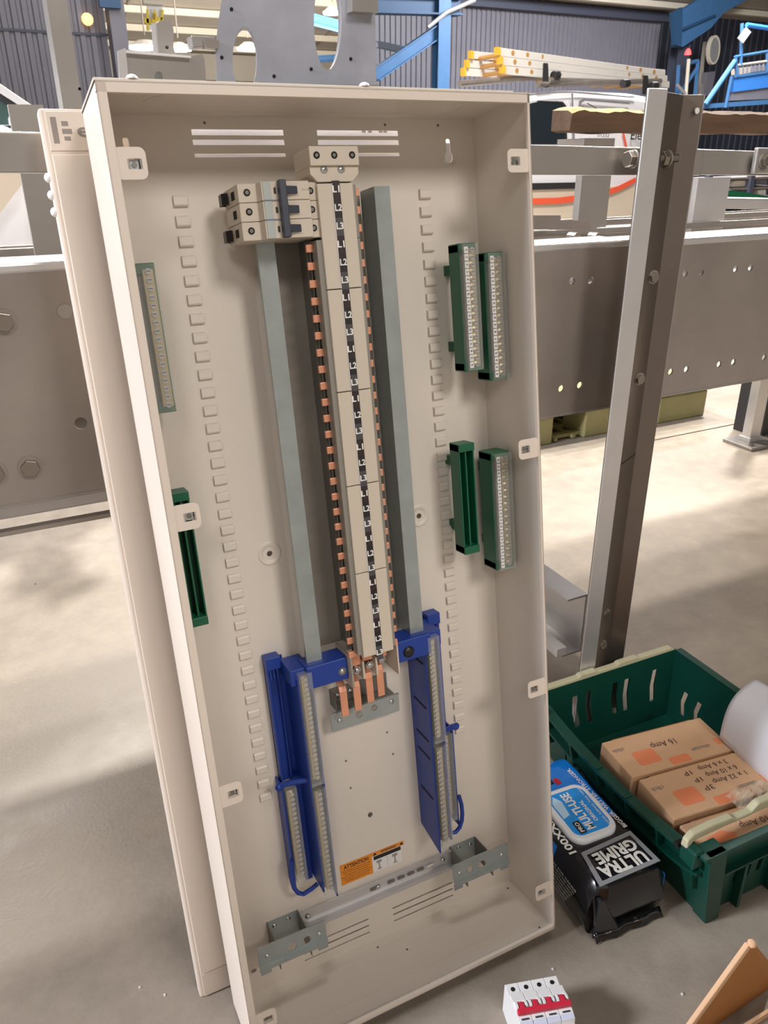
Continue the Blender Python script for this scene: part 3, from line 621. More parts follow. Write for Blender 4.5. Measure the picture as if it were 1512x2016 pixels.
# ------------------------------------------------------------------ the open board
LE = math.radians(10.0316); sn, cs = math.sin(LE), math.cos(LE)
BW, BH, BD = .4496, 1.1017, .1145; BK = -BD
BM = Matrix(((1, 0, 0, 0), (0, sn, -cs, 0), (0, cs, sn, BD*sn), (0, 0, 0, 1)))
def bloc(u, v, w): return BM @ Matrix.Translation((u, v, w))
E = thing('board_enclosure', 'tall cream steel distribution board enclosure standing open and leaning back', 'enclosure', BM)
def bp(name, mb, m, parent=E, **k): return part(name, mb, m, parent, BM, **k)
def key(cx, cz):
    o = [(cx+.0055*math.cos(t), cz+.0062*math.sin(t)) for t in [math.radians(120+300*k/14) for k in range(15)]]
    return o+[(cx+.0030, cz+.0185), (cx+.0018, cz+.0205), (cx-.0018, cz+.0205), (cx-.0030, cz+.0185)]
hl = []
for a_, c_ in ((.1050, .2057), (.2451, .3462)):
    for vv, hh_ in ((1.0850, .0029), (1.0753, .0027), (1.0625, .0019), (.0185, .0012), (.0300, .0012), (.0413, .0012)):
        hl.append(rect(a_, vv-hh_, c_, vv+hh_))
hl += [circ(.13, .6162, .0036), circ(.3362, .6230, .0036), circ(.225, .2094, .0036, 16, .0042), circ(.0336, .0378, .0040), key(.4125, 1.0590), key(.037, 1.0590)]
bp('back_panel', MB().plate(rect(0, 0, BW, BH), hl, lambda u, v: (u, v, BK-.0012), lambda u, v: (u, v, BK)), cream)
T_ = .0012
lf = bp('side_panel', MB().box((0, 0, BK-.0012), (T_, BH, 0)), cover_cream)
rt = bp('side_panel', MB().box((BW-T_, 0, BK-.0012), (BW, BH, 0)), cream)
tp = bp('top_panel', MB().box((0, BH-T_, BK-.0012), (BW, BH, 0)), cream)
bt = bp('bottom_panel', MB().box((0, 0, BK-.0012), (BW, T_, 0)), cream)
bp('front_lip', MB().strip([(.0, 0), (.0085, 0), (.0085, -.006)], -T_, lambda a_, b_, s_: (a_, BH*s_, b_)), cover_cream, label='folded lip on the left edge')
bp('front_lip', MB().strip([(BW, 0), (BW-.0030, 0), (BW-.0030, -.006)], T_, lambda a_, b_, s_: (a_, BH*s_, b_)), cover_cream, label='folded lip on the right edge')
bp('front_lip', MB().strip([(BH+.0008, 0), (BH-.0090, 0), (BH-.0090, -.006)], T_, lambda a_, b_, s_: (BW*s_, a_, b_)), cover_cream, label='folded lip along the top')
bp('front_lip', MB().strip([(0, 0), (.0060, 0), (.0060, -.005)], -T_, lambda a_, b_, s_: (BW*s_, a_, b_)), cover_cream, label='folded lip along the bottom')
bp('top_gland_rim', MB().box((-.0010, BH+.0001, BK-.001), (BW-.02, BH+.0025, -.001)), cream, bevel=.0006)
for u in (.032, .255): bp('rivet_head', MB().dome((u, BH+.0025, -.004), (0, 1, 0), .0055, .004), white_p, smooth=True)
# knock-out outlines pressed into the end plates
def stadium(x0, x1, z0, z1, n=8):
    r = (z1-z0)/2; cz = (z0+z1)/2
    return [(x1-r+r*math.cos(t), cz+r*math.sin(t)) for t in [math.radians(-90+180*k/n) for k in range(n+1)]]+[(x0+r+r*math.cos(t), cz+r*math.sin(t)) for t in [math.radians(90+180*k/n) for k in range(n+1)]]
ko = stadium(.05, .40, -.095, -.032); ki = stadium(.0508, .3992, -.0942, -.0328)
bp('knockout_outline', MB().plate(ko, [ki], lambda a_, b_: (a_, T_, b_), lambda a_, b_: (a_, T_+.0005, b_)), cream, bt)
bp('knockout_outline', MB().plate(ko, [ki], lambda a_, b_: (a_, BH-T_, b_), lambda a_, b_: (a_, BH-T_-.0005, b_)), cream, tp)
for u, w in ((.43, -.012), (.245, -.008), (.21, -.10), (.245, -.075), (.435, -.10)): bp('pilot_hole', MB().cyl((u, T_, w), (u, T_+.0003, w), .0018, 10), galv_dark, bt)
for u in (.12, .33, .40): bp('pilot_hole', MB().cyl((u, 1.094, BK), (u, 1.094, BK+.0003), .0016, 10), galv_dark)
for u, v in ((.198, .305), (.2005, .262), (.262, .327), (.268, .291)): bp('pilot_hole', MB().cyl((u, v, BK), (u, v, BK+.0003), .0016, 10), galv_dark)
# pressed dimples round the fixing holes
for u, v in ((.13, .6162), (.3362, .6230)):
    mb = MB(); n = 32; rr = (.0085, .0105, .0135, .0150); hh_ = (0, .0013, .0013, 0)
    mb.v = [Vector((u+r*math.cos(2*math.pi*k/n), v+r*math.sin(2*math.pi*k/n), BK+h)) for r, h in zip(rr, hh_) for k in range(n)]
    mb.f = [(j*n+k, j*n+(k+1) % n, (j+1)*n+(k+1) % n, (j+1)*n+k) for j in range(3) for k in range(n)]; mb.mi = [0]*len(mb.f)
    bp('pressed_dimple', mb, cream, smooth=True)
for u in (.4125, .037):
    mb = MB(); mb.tube([(u-.008, 1.0555, BK), (u-.005, 1.0515, BK+.0006), (u, 1.0500, BK+.001), (u+.005, 1.0515, BK+.0006), (u+.008, 1.0555, BK)], .0013, 6); bp('keyhole_pressing', mb, cream, smooth=True)
# cable tie bridges: two columns of 37
mb = MB(); hw = .0072
prof = [(-.0062, 0), (-.0050, .0034), (-.0036, .0044), (.0036, .0044), (.0050, .0034), (.0062, 0)]
mb.strip(prof, -.0012, lambda a_, b_, s_: (-hw+2*hw*s_, a_, b_))
mb.box((-hw+.0008, -.0045, 0), (-hw+.0009, .0045, .0034))
vt, pt = 1.0131+.0048, .0201
first = part('cable_tie_bridge', mb, cream, None, M=I4)
first.parent = E; first.matrix_parent_inverse = I4; TM[first.name] = BM
for k in range(37):
    for j, u in enumerate((.0755+hw, .3680+hw)):
        Tm = Matrix.Translation((u, vt-pt*k, BK))
        if k == 0 and j == 0: first.matrix_local = Tm
        else: place('cable_tie_bridge', first, E, Tm)
# cover fixing tabs with clip nuts
for v, left in ((1.036, 1), (.709, 1), (.389, 1), (.072, 1), (1.035, 0), (.713, 0), (.392, 0), (.071, 0)):
    hw_ = .0135 if left else .0120
    sq = rect(.018, v-.005, .028, v+.004) if left else rect(BW-.0255, v-.0048, BW-.0155, v+.0042)
    ou = [p for p in (rrect(.005, v-hw_, .0335, v+hw_, .006) if left else rrect(BW-.0300, v-hw_, BW-.001, v+hw_, .005))]
    o = bp('fixing_tab', MB().plate(ou, [sq], lambda a_, b_: (a_, b_, -.0030), lambda a_, b_: (a_, b_, -.0018)), cover_cream)
    cx = (sq[0][0]+sq[1][0])/2; cv_ = (sq[0][1]+sq[2][1])/2
    mb = MB(); mb.strip([(cx-.0062, -.0016), (cx-.0055, -.0040), (cx-.0042, -.0068), (cx+.0042, -.0068), (cx+.0055, -.0040), (cx+.0062, -.0016)], .0008, lambda a_, b_, s_: (a_, cv_-.0042+.0084*s_, b_))
    n_ = bp('clip_nut', mb, screw_m, o); bp('nut_thread', MB().cyl((cx, cv_, -.0067), (cx, cv_, -.0050), .0026, 14), galv_dark, o)
# warning label low on the back panel
lb = bp('warning_label', MB().box((.1716, .1143, BK), (.2205, .1475, BK+.0004)), orange_s)
bp('label_strip', MB().box((.2205, .1412, BK), (.2716, .1475, BK+.0004)), orange_s, lb)
bp('label_white_field', MB().box((.2205, .1150, BK), (.2670, .1412, BK+.0003)), sticker_w, lb)
bp('label_black_band', MB().box((.2230, .1345, BK+.0003), (.2662, .1405, BK+.0005)), black_ink, lb)
def btext(s, u, v, w, size, width, m, parent, bold=.01, **k):
    return text('lettering', s, size, m, parent, BM @ Matrix.Translation((u, v, w)), width=width, bold=bold, **k)
btext('ATTENTION', .1965, .1415, BK+.0007, .0085, .038, black_ink, lb, .02)
btext('WARNING', .2470, .1443, BK+.0007, .0055, .024, black_ink, lb, .02)
for u in (.2255, .2680):
    bp('warning_triangle', MB().prism([(u-.003, .1422), (u+.003, .1422), (u, .1468)], lambda a_, b_: (a_, b_, BK+.0004), lambda a_, b_: (a_, b_, BK+.0006)), black_ink, lb)
for i in range(6): btext('Read the fitting notes before use of this unit' if i % 2 else 'Isolate supply before you remove the front cover', .1960, .1360-i*.0034, BK+.0007, .0026, .044-.004*(i % 3), black_ink, lb, 0)
mb = MB()
for u in (.231, .256): mb.box((u-.004, .128, BK+.0003), (u+.004, .132, BK+.0005)).box((u-.001, .119, BK+.0003), (u+.001, .128, BK+.0005)).box((u-.003, .117, BK+.0003), (u+.003, .119, BK+.0005))
mb.box((.2438, .117, BK+.0003), (.2442, .133, BK+.0005)); bp('label_diagram', mb, grey_ink, lb)

# busbar pan
P = thing('busbar_pan_assembly', 'grey metal pan with beige busbar cover and copper stubs inside the board', 'busbar', bloc(.225, .75, -.08))
def pp(name, mb, m, parent=P, **k): return part(name, mb, m, parent, BM, **k)
V0, V1 = .4835, 1.0215
sw = lambda v0, v1: (lambda a_, b_, s_: (a_, v0+(v1-v0)*s_, b_))
pp('mounting_channel', MB().strip([(.166, -.074), (.166, -.106), (.2855, -.106)], .0015, sw(V0+.002, V1-.002)), pan_steel)
for a_, c_ in ((.1455, .1650), (.2870, .3060)):
    o = pp('breaker_rail', MB().strip([(a_, -.0725), (a_, -.0670), (c_, -.0670), (c_, -.0725)] if a_ < .2 else [(a_-.0005, -.104), (a_, -.0670), (c_, -.0670), (c_, -.0725)], -.0012, sw(V0, V1)), galv)
    pp('rail_end_lip', MB().box((a_+.001, V0-.0015, -.073), (c_-.001, V0, -.0685)), galv, o)
pp('pan_spine', MB().box((.2055, V0+.004, -.1045), (.244, V1-.004, -.064)), galv_dark, bevel=.001)
pp('insulator_core', MB().box((.1995, .4925, -.0640), (.2500, .9660, -.0335)).box((.2100, .9661, -.0640), (.2500, 1.0190, -.0335)), beige_dark, bevel=.001)
# bars seen edge on behind the stubs
pp('insulator_rib', MB().box((.1960, .4925, -.0600), (.1985, .966, -.0580)), galv_dark)
sm = [1.0206, .9155, .8073, .7012, .5963, .4895]
for i in range(5):
    o = pp('busbar_cover', MB().box((.2050 if i else .2050, sm[i+1]+.0005, -.0335), (.2450, sm[i]-.0005, -.0295)), beige, bevel=.0008)
    pp('cover_side_wall', MB().box((.2035, sm[i+1]+.0005, -.0600), (.2055, (sm[i]-.0005) if i else .966, -.0325)), clear_p, o)
    pp('cover_ridge', MB().box((.2204, sm[i+1]+.0005, -.0295), (.2212, sm[i]-.0005, -.0286)), sticker_w, o)
vb0, pl_ = 1.0136, .018
ta = None
mbL = MB().box((-.0068, -.0040, -.0018), (.0065, .0040, .0018))
for k in range(30):
    v = vb0-pl_*k; m_ = (l1m, l2m, l3m)[k % 3]
    o = pp('phase_label', MB().box((.2214, v-.009, -.0296), (.2298, v+.0088, -.0288)), m_)
    text('lettering', 'L%d' % (k % 3+1), .0092, white_ink, o, BM @ Matrix.Translation((.2258, v+.0005, -.0286)), width=.0078, bold=.025)
    for side_ in (0, 1):
        if side_ == 0 and k < 3: continue
        u = .1985 if side_ == 0 else .2515
        Tm = TM[P.name].inverted() @ BM @ Matrix.Translation((u, v-.0006, -.0462))
        if ta is None:
            ta = part('copper_stub', mbL, copper, None, M=I4, bevel=.0006); ta.parent = P; ta.matrix_local = Tm; TM[ta.name] = TM[P.name]
        else: place('copper_stub', ta, P, Tm)
mbn = MB().prism([(-.0012, -.005), (.0010, -.004), (.0002, 0), (.0012, .003), (-.0004, .005)], lambda a_, b_: (0, b_, a_-.0004), lambda a_, b_: (.0006, b_, a_+.0004))
nk = part('contact_slot', mbn, hole_m, None, M=I4); nk.parent = P; TM[nk.name] = TM[P.name]
for k in range(3, 29):
    Tm = TM[P.name].inverted() @ BM @ Matrix.Translation((.1988, vb0-pl_*(k+.5), -.0490)) @ Matrix.Scale(1.6, 4)
    if k == 3: nk.matrix_local = Tm
    else: place('contact_slot', nk, P, Tm)
# incoming terminal head
hd = pp('terminal_head', MB().box((.1990, 1.0365, -.074), (.2530, 1.0548, -.0265)), beige, bevel=.0008)
mb = MB().prism([(.1990, 1.0365), (.1990, 1.0290), (.2065, 1.0215), (.2455, 1.0215), (.2530, 1.0290), (.2530, 1.0365)], lambda a_, b_: (a_, b_, -.074), lambda a_, b_: (a_, b_, -.0300)); pp('head_skirt', mb, beige, hd, bevel=.0006)
for px in (624, 655, 687):
    u = .2065+(px-624)*.00062
    pp('terminal_hole', MB().cyl((u, 1.0462, -.0264), (u, 1.0462, -.0262), .0035, 20), hole_m, hd)
    pp('clamp_screw', MB().cyl((u, 1.0462, -.0262), (u, 1.0462, -.0260), .0018, 12), galv_dark, hd)
for u in (.2145, .2335):
    pp('screw_recess', MB().cyl((u, 1.0335, -.0300), (u, 1.0335, -.0296), .0042, 20), beige_dark, hd)
    pp('cover_screw', MB().dome((u, 1.0330, -.0296), (0, 0, 1), .0030, .0010), screw_m, hd, smooth=True)
    pp('screw_cross', MB().box((u-.0018, 1.0326, -.0287), (u+.0018, 1.0334, -.0284)).box((u-.0004, 1.0312, -.0287), (u+.0004, 1.0348, -.0284)), galv_dark, hd)
# outgoing end box with clamp screws and copper links
ob = pp('end_box', MB().strip([(.1955, -.045), (.1955, -.092), (.2560, -.092), (.2560, -.045)], -.0018, sw(.446, .4885)), beige)
pp('end_box_side', MB().box((.1935, .4460, -.092), (.1955, .4885, -.045)), beige, ob)
pp('end_box_top', MB().box((.1955, .4860, -.092), (.2560, .4885, -.064)), beige, ob)
for i, (u, v, h) in enumerate(((.2065, .476, 0), (.2220, .480, .002), (.2420, .479, .002))):
    pp('phase_bar', MB().box((u-.0062, v-.011, -.080), (u+.0072, v+.009, -.064+h)), copper, ob, bevel=.0005)
for u, v in ((.2065, .4605), (.2240, .4625), (.2415, .4655)):
    s_ = pp('clamp_nut', MB().cyl((u, v, -.070), (u, v, -.060), .0052, 6), screw_m, ob)
    pp('clamp_screw', MB().dome((u, v, -.060), (0, 0, 1), .0040, .0022), screw_m, ob, smooth=True)
for u in (.2155, .2335): pp('phase_barrier', MB().box((u-.0012, .446, -.088), (u+.0012, .4700, -.060)), beige, ob)
for i, (u, vtop, vbot) in enumerate(((.1885, .4330, .4020), (.2065, .4370, .4050), (.2245, .4440, .4110), (.2400, .4500, .4150))):
    mb = MB(); pr = [(vtop+.010, -.086), (vtop+.002, -.072), (vtop-.003, -.0705), (vbot-.004, -.0705)]
    if i == 0: pr = [(vtop+.020, -.092), (vtop+.004, -.0735), (vtop-.001, -.0715), (vbot-.004, -.0715)]
    mb.strip(pr, -.0025, lambda a_, b_, s_: (u-.0048+.0096*s_, a_, b_)); pp('copper_link', mb, copper, bevel=.0005)
# small slotted bracket that carries the links
bk_ = pp('link_bracket', MB().plate(rrect(.1755, .3680, .2735, .3940, .002), [circ(.2150, .3815, .0048), circ(.2370, .3840, .0045)], lambda a_, b_: (a_, b_, -.0925), lambda a_, b_: (a_, b_, -.0912)), galv)
pp('bracket_lip', MB().box((.1840, .3925, -.0925), (.2735, .3945, -.0890)), galv, bk_)
pp('bracket_foot', MB().strip([(.186, BK+.001), (.186, -.0925)], .0012, lambda a_, b_, s_: (a_, .395+.022*s_, b_)), galv_dark, bk_)
pp('bracket_floor', MB().box((.186, .395, BK), (.268, .417, BK+.0012)), galv_dark, bk_)
pp('bracket_side', MB().box((.186, .3935, -.1135), (.268, .3950, -.0925)), galv_dark, bk_)
for u, v, w in ((.1875, .3812, -.0912), (.2625, .3850, -.0912), (.196, .405, BK+.0012), (.214, .406, BK+.0012)):
    pp('bracket_screw', MB().dome((u, v, w), (0, 0, 1), .0036, .0016), screw_m, bk_, smooth=True)

# three pole breaker on the left of the busbar
Bk = thing('three_pole_breaker', 'beige three pole breaker with slate toggle bar clipped left of the busbar', 'breaker', bloc(.165, .995, -.06))
def kp(name, mb, m, parent=Bk, **k): return part(name, mb, m, parent, BM, **k)
cen = [1.0136-.018*i for i in range(3)]
for i, v in enumerate(cen):
    v0, v1 = v-.0088, v+.0088
    pr = [(.1235, -.090), (.1235, -.0370), (.1420, -.0355), (.1440, -.0245), (.1940, -.0240), (.1955, -.0345), (.2070, -.0345), (.2070, -.064), (.2000, -.066), (.2000, -.090)]
    o = kp('pole_body', MB().prism(pr, lambda a_, b_: (a_, v0, b_), lambda a_, b_: (a_, v1, b_)), beige, bevel=.0007)
    for u, w in ((.1325, -.0360), (.1990, -.0345)):
        kp('screw_hole', MB().cyl((u, v+.0005, w), (u, v+.0005, w+.0003), .0034, 20), hole_m, o)
        kp('terminal_screw', MB().cyl((u, v+.0005, w+.0003), (u, v+.0005, w+.0005), .0020, 14), galv_dark, o)
    kp('rating_label', MB().box((.1455, v0+.0004, -.0245), (.1535, v1-.0004, -.0236)), labelgrey, o)
    kp('indicator_window', MB().box((.1565, v-.0028, -.0243), (.1585, v+.0028, -.0236)), black_p, o)
    kp('toggle_recess', MB().box((.1700, v-.0052, -.0242), (.1830, v+.0062, -.0234)), beige, o, bevel=.0004)
    kp('toggle', MB().hexa([(.1660, v-.0036, -.024), (.1815, v-.0036, -.024), (.1815, v+.0036, -.024), (.1660, v+.0036, -.024), (.1640, v-.0036, -.0165), (.1800, v-.0036, -.0215), (.1800, v+.0036, -.0215), (.1640, v+.0036, -.0165)]), toggle_m, o, bevel=.0006)
    kp('cable_entry', MB().box((.1232, v-.004, -.062), (.1236, v+.004, -.050)), hole_m, o)
kp('toggle_tie_bar', MB().box((.1600, cen[2]-.0088, -.0240), (.1672, cen[0]+.0092, -.0150)), toggle_m, bevel=.001)
for v in (cen[0]-.009, cen[1]-.009): kp('pole_joint', MB().box((.1445, v-.0003, -.0236), (.1615, v+.0003, -.0230)), mat('joint_blue', (120, 122, 150), .5), )
for v in (cen[0], cen[2]): kp('rail_clip', MB().strip([(-.084, .0), (-.086, .004), (-.074, .0050), (-.070, .001)], .002, lambda a_, b_, s_: (.1232-b_, v-.006+.011*s_, a_)), black_p)
btext('3 x 32', .1900, 1.014, -.0236, .0022, .0080, grey_ink, Bk, 0).name = 'rating_print'

# terminal bars
def terminal_bar(name, label, u0, u1, v0, v1, wf, m, n, metal=True, clear=True, nums=None, holder_w=.030, wide=.0, group=None, standoff=True, tags=True, cat='terminal bar'):
    t = thing(name, label, cat, bloc((u0+u1)/2, (v0+v1)/2, wf), group=group)
    def q(nm, mb, mm, parent=t, **k): return part(nm, mb, mm, parent, BM, **k)
    wb = wf-holder_w
    hold = q('holder', MB().strip([(u0, wf-.008), (u0, wb), (u1, wb), (u1, wf-.008)], .0018, lambda a_, b_, s_: (a_, v0+.001+(v1-v0-.002)*s_, b_)), m, bevel=.0004)
    q('holder_end', MB().box((u0, v1-.010, wb), (u1, v1, wf-.006)), m, hold, bevel=.0006)
    q('holder_end', MB().box((u0, v0, wb), (u1, v0+.010, wf-.006)), m, hold, bevel=.0006)
    if not metal: q('holder_rib', MB().box(((u0+u1)/2-.001, v0+.01, wb), ((u0+u1)/2+.001, v1-.01, wf-.010)), m, hold)
    if standoff:
        for v in (v0+.028, v1-.028): q('standoff', MB().box((u1-.011, v-.006, BK), (u1-.002, v+.006, wb)), m)
    if metal:
        um = (u0+u1)/2; us = u0+(u1-u0)*.68
        q('metal_bar', MB().box((us-.0055, v0+.006, wf-.0135), (us+.0055, v1-.006, wf-.0045)), brass, bevel=.0006)
        st = (v1-v0-.016)/(n-1)
        for i in range(n):
            v = v0+.008+st*i
            s_ = q('bar_screw', MB().cyl((us, v, wf-.0045), (us, v, wf-.0020), .0030, 12), screw_m)
            q('screw_slot', MB().box((us-.0022, v-.0004, wf-.0021), (us+.0022, v+.0004, wf-.0018)), hole_m, s_)
            if tags:
                g = q('number_tag', MB().box((u0+.0035, v-st*.44, wf-.0006), (u0+.0085, v+st*.44, wf+.0002)), sticker_w)
                text('lettering', nums[n-1-i] if nums else '#', .0030, black_ink, g, BM @ Matrix.Translation((u0+.006, v, wf+.0004)), bold=.02)
    if clear:
        c = q('clear_cover', MB().box((u0+.001, v0+.001, wf-.012), (u1, v1-.001, wf)), clear_p, bevel=.0006)
    return t
terminal_bar('earth_terminal_bar', 'green earth terminal bar with clear cover near the left wall of the board', .0130, .0355, .8080, .9550, -.050, green_p, 17, tags=False)
o = bpy.data.objects['earth_terminal_bar']; part('support_strip', MB().box((.009, .782, -.088), (.0165, .955, -.060)), galv_dark, o, BM)
terminal_bar('earth_terminal_bar', 'numbered green earth terminal bar, inner one of the upper right pair', .3840, .4070, .8080, .9560, -.050, green_p, 17, nums=[str(i) for i in range(14, 31)], group='earth terminal bars')
terminal_bar('earth_terminal_bar', 'numbered green earth terminal bar, outer one of the upper right pair beside the wall', .4190, .4440, .7930, .9440, -.050, green_p, 17, nums=[str(i) for i in [30]+list(range(31, 46))+[46]], group='earth terminal bars', holder_w=.034)
terminal_bar('earth_terminal_bar', 'numbered green earth terminal bar at the lower right of the board', .4150, .4420, .5450, .7020, -.050, green_p, 17, nums=[str(i) for i in [45]+list(range(46, 61))+[61]], group='earth terminal bars', holder_w=.036)
terminal_bar('empty_bar_holder', 'empty dark green bar holder beside the lower right terminal bar', .3700, .3920, .5760, .7200, -.052, green_p, 0, metal=False, clear=False, cat='bar holder')
terminal_bar('empty_bar_holder', 'empty dark green bar holder low on the left wall behind a fixing tab', .0170, .0350, .5700, .7230, -.050, green_p, 0, metal=False, clear=False, cat='bar holder')
o = bpy.data.objects['empty_bar_holder.001']; part('support_strip', MB().box((.009, .545, -.086), (.0160, .70, -.060)), galv_dark, o, BM)

# blue neutral carriers, mirror twins
def neutral(side_, label):
    C_ = .2248
    def U(u): return u if side_ == 0 else 2*C_-u
    t = thing('neutral_bar_carrier', label, 'neutral bar', bloc(U(.137), .32, -.08), group='neutral bar carriers')
    def bx(nm, a_, b_, m, parent=t, **k):
        ua, ub = sorted((U(a_[0]), U(b_[0]))); return part(nm, MB().box((ua, a_[1], a_[2]), (ub, b_[1], b_[2])), m, parent, BM, **k)
    def q(nm, mb, m, parent=t, **k): return part(nm, mb, m, parent, BM, **k)
    bx('side_wall', (.1275, .166, BK+.001), (.1300, .470, -.058), blue_p, bevel=.0005)
    q('side_wall', MB().prism([(BK+.001, .166), (-.060, .150), (-.060, .470), (BK+.001, .470)], lambda a_, b_: (U(.1455), b_, a_), lambda a_, b_: (U(.1478), b_, a_)), blue_p, bevel=.0005)
    for v in (.440, .375, .325, .298, .235): q('wall_slot', MB().hexa([(U(.1478)+(-.0002 if side_ else .0002), v-.0012, BK+.012), (U(.1484), v-.0012, BK+.012), (U(.1484), v+.0012, BK+.012), (U(.1478), v+.0012, BK+.012), (U(.1478), v-.0132+.010, -.068), (U(.1484), v-.0132+.010, -.068), (U(.1484), v-.0108+.010, -.068), (U(.1478), v-.0108+.010, -.068)]), hole_m)
    for v in (.165, .205, .268, .330, .395, .455): bx('cross_web', (.1285, v-.001, BK+.002), (.1470, v+.001, -.068), blue_p)
    bx('base_channel', (.1030, .310, BK+.001), (.1275, .484, BK+.0035), blue_p)
    bx('channel_wall', (.1030, .310, BK+.001), (.1055, .484, -.099), blue_p, bevel=.0004)
    bx('channel_wall', (.1170, .310, BK+.001), (.1190, .484, -.104), blue_p)
    cap = bx('channel_cap', (.1025, .474, BK+.001), (.1215, .490, -.096), blue_p, bevel=.0008)
    for i in range(3): bx('cap_rib', (.1060+i*.0045, .4600, -.102), (.1080+i*.0045, .474, -.0985), blue_p, cap)
    bx('head_block', (.1215, .4620, BK+.01), (.1480, .4830, -.062), blue_p, bevel=.001)
    arm = bx('arm', (.1400, .4560, -.0590), (.1925, .4850, -.0545), blue_p, bevel=.0015)
    bx('arm_rib', (.1480, .4560, -.082), (.1925, .4585, -.0590), blue_p, arm)
    bx('arm_top', (.1400, .4830, -.086), (.1925, .4850, -.0590), blue_p, arm)
    if side_: q('black_plug', MB().dome((U(.1730), .4680, -.0545), (0, 0, 1), .0078, .0040, 20, 5), black_p, arm, smooth=True)
    else:
        q('arm_screw', MB().dome((.1850, .4680, -.0545), (0, 0, 1), .0036, .0022), screw_m, arm, smooth=True); q('screw_washer', MB().cyl((.1850, .4680, -.0546), (.1850, .4680, -.0540), .0052, 18), galv_dark, arm)
    for (v0, v1, nn) in ((.3260, .4790, 22), (.1610, .3200, 21)):
        c = bx('clear_cover', (.1285, v0, -.068), (.1455, v1, -.0525), clear_p, bevel=.0006)
        bx('metal_bar', (.1330, v0+.006, -.0675), (.1415, v1-.006, -.0590), brass, bevel=.0005)
        st = (v1-v0-.018)/(nn-1)
        for i in range(nn):
            v = v0+.009+st*i; q('bar_screw', MB().cyl((U(.1385), v, -.0590), (U(.1385), v, -.0560), .0028, 10), screw_m)
            if i % 2: q('wire_hole', MB().cyl((U(.1310), v, -.0590), (U(.1310), v, -.0585), .0012, 8), hole_m)
    # lower outer bar with frame and carrying loop
    bx('outer_frame', (.0985, .160, BK+.001), (.1010, .318, -.088), blue_p, bevel=.0004)
    bx('outer_frame', (.1180, .160, BK+.001), (.1275, .318, -.098), blue_p, bevel=.0004)
    c = bx('clear_cover', (.1020, .172, -.103), (.1175, .312, -.084), clear_p, bevel=.0006)
    bx('metal_bar', (.1055, .178, -.0985), (.1140, .306, -.0920), brass)
    for i in range(18): v = .182+.0070*i; q('bar_screw', MB().cyl((U(.1115), v, -.0920), (U(.1115), v, -.0880), .0028, 10), screw_m)
    q('loop_handle', MB().tube([(U(u), v, -.084) for u, v in ((.0985, .21), (.0955, .195), (.0950, .180), (.0965, .168), (.1010, .158), (.1080, .153), (.1200, .156), (.1290, .160))], .0030, 8), blue_p, smooth=True)
    q('lock_pin', MB().tube([(U(u), v, w) for u, v, w in ((.0955, .3200, -.086), (.1020, .3240, -.082), (.1180, .3260, -.076), (.1290, .3270, -.070))], .0038, 10), blue_p, smooth=True)
    q('pin_end', MB().dome((U(.0955), .3200, -.086), (0, 0, 1), .0056, .0050, 16), blue_p, smooth=True)
    return t
neutral(0, 'blue neutral bar carrier with clear covers and silver arm screw, left of the busbar foot')
neutral(1, 'blue neutral bar carrier with round black plug on its arm, right of the busbar foot')

# din rail with two raised end brackets
D_ = thing('din_rail_assembly', 'galvanised din rail across the foot of the board with two raised brackets', 'din rail', bloc(.225, .08, -.10))
def dp(name, mb, m, parent=D_, **k): return part(name, mb, m, parent, BM, **k)
rl = dp('din_rail', MB().strip([(.1040, BK+.006), (.1010, BK+.006), (.1005, BK+.0012), (.0790, BK+.0012), (.0780, BK+.0075), (.0720, BK+.0075), (.0715, BK+.0040), (.0680, BK+.0040)], .0012, lambda a_, b_, s_: (.104+.243*s_, a_, b_)), steel_light, bevel=.0003)
for u in (.218, .246, .262, .278, .294, .310): dp('rail_slot', MB().prism(stadium(u-.006, u+.006, .0875, .0920, 5), lambda a_, b_: (a_, b_, BK+.0024), lambda a_, b_: (a_, b_, BK+.0028)), galv_dark if u < .3 else cream, rl)
for u in (.117, .225, .332): dp('rail_screw', MB().dome((u, .0898, BK+.0024), (0, 0, 1), .0036, .0020), screw_m, rl, smooth=True)
for sd in (0, 1):
    def U(u): return u if not sd else .4500-u
    hs = [circ(U(u), .0985, r, 18) for u, r in ((.0790, .0062), (.0995, .0056))]
    br = dp('end_bracket', MB().plate(rrect(min(U(.033), U(.127)), .0890, max(U(.033), U(.127)), .1170, .0015), hs, lambda a_, b_: (a_, b_, -.0662), lambda a_, b_: (a_, b_, -.0650)), galv)
    dp('bracket_profile', MB().strip([(.0895, -.0655), (.0885, -.0610), (.0840, -.0610), (.0830, -.0640), (.0800, -.0640)], .0012, lambda a_, b_, s_: (min(U(.033), U(.127))+.094*s_, a_, b_)), galv, br)
    ua = sorted((U(.034), U(.048))); dp('bracket_ear', MB().box((ua[0], .0745, -.0655), (ua[1], .0800, -.0643)), galv, br)
    ua = sorted((U(.113), U(.127))); dp('bracket_ear', MB().box((ua[0], .0745, -.0655), (ua[1], .0800, -.0643)), galv, br)
    ua = sorted((U(.060), U(.1045)))
    dp('bracket_top', MB().box((ua[0], .0700, BK), (ua[1], .1060, BK+.0012)), galv, br)
    dp('bracket_web', MB().box((ua[0], .0700, BK), (ua[0]+.0012, .1060, -.0660)), galv_dark, br)
    dp('bracket_web', MB().box((ua[1]-.0012, .0700, BK), (ua[1], .1060, -.0660)), galv_dark, br)
    for u in (.070, .090): dp('bracket_screw', MB().dome((U(u), .0960 if u < .08 else .0985, BK+.0012), (0, 0, 1), .0034, .0018), screw_m, br, smooth=True)
    for u in (.0450, .1170): dp('bracket_screw', MB().dome((U(u), .1000, -.0650), (0, 0, 1), .0032, .0018), screw_m, br, smooth=True)

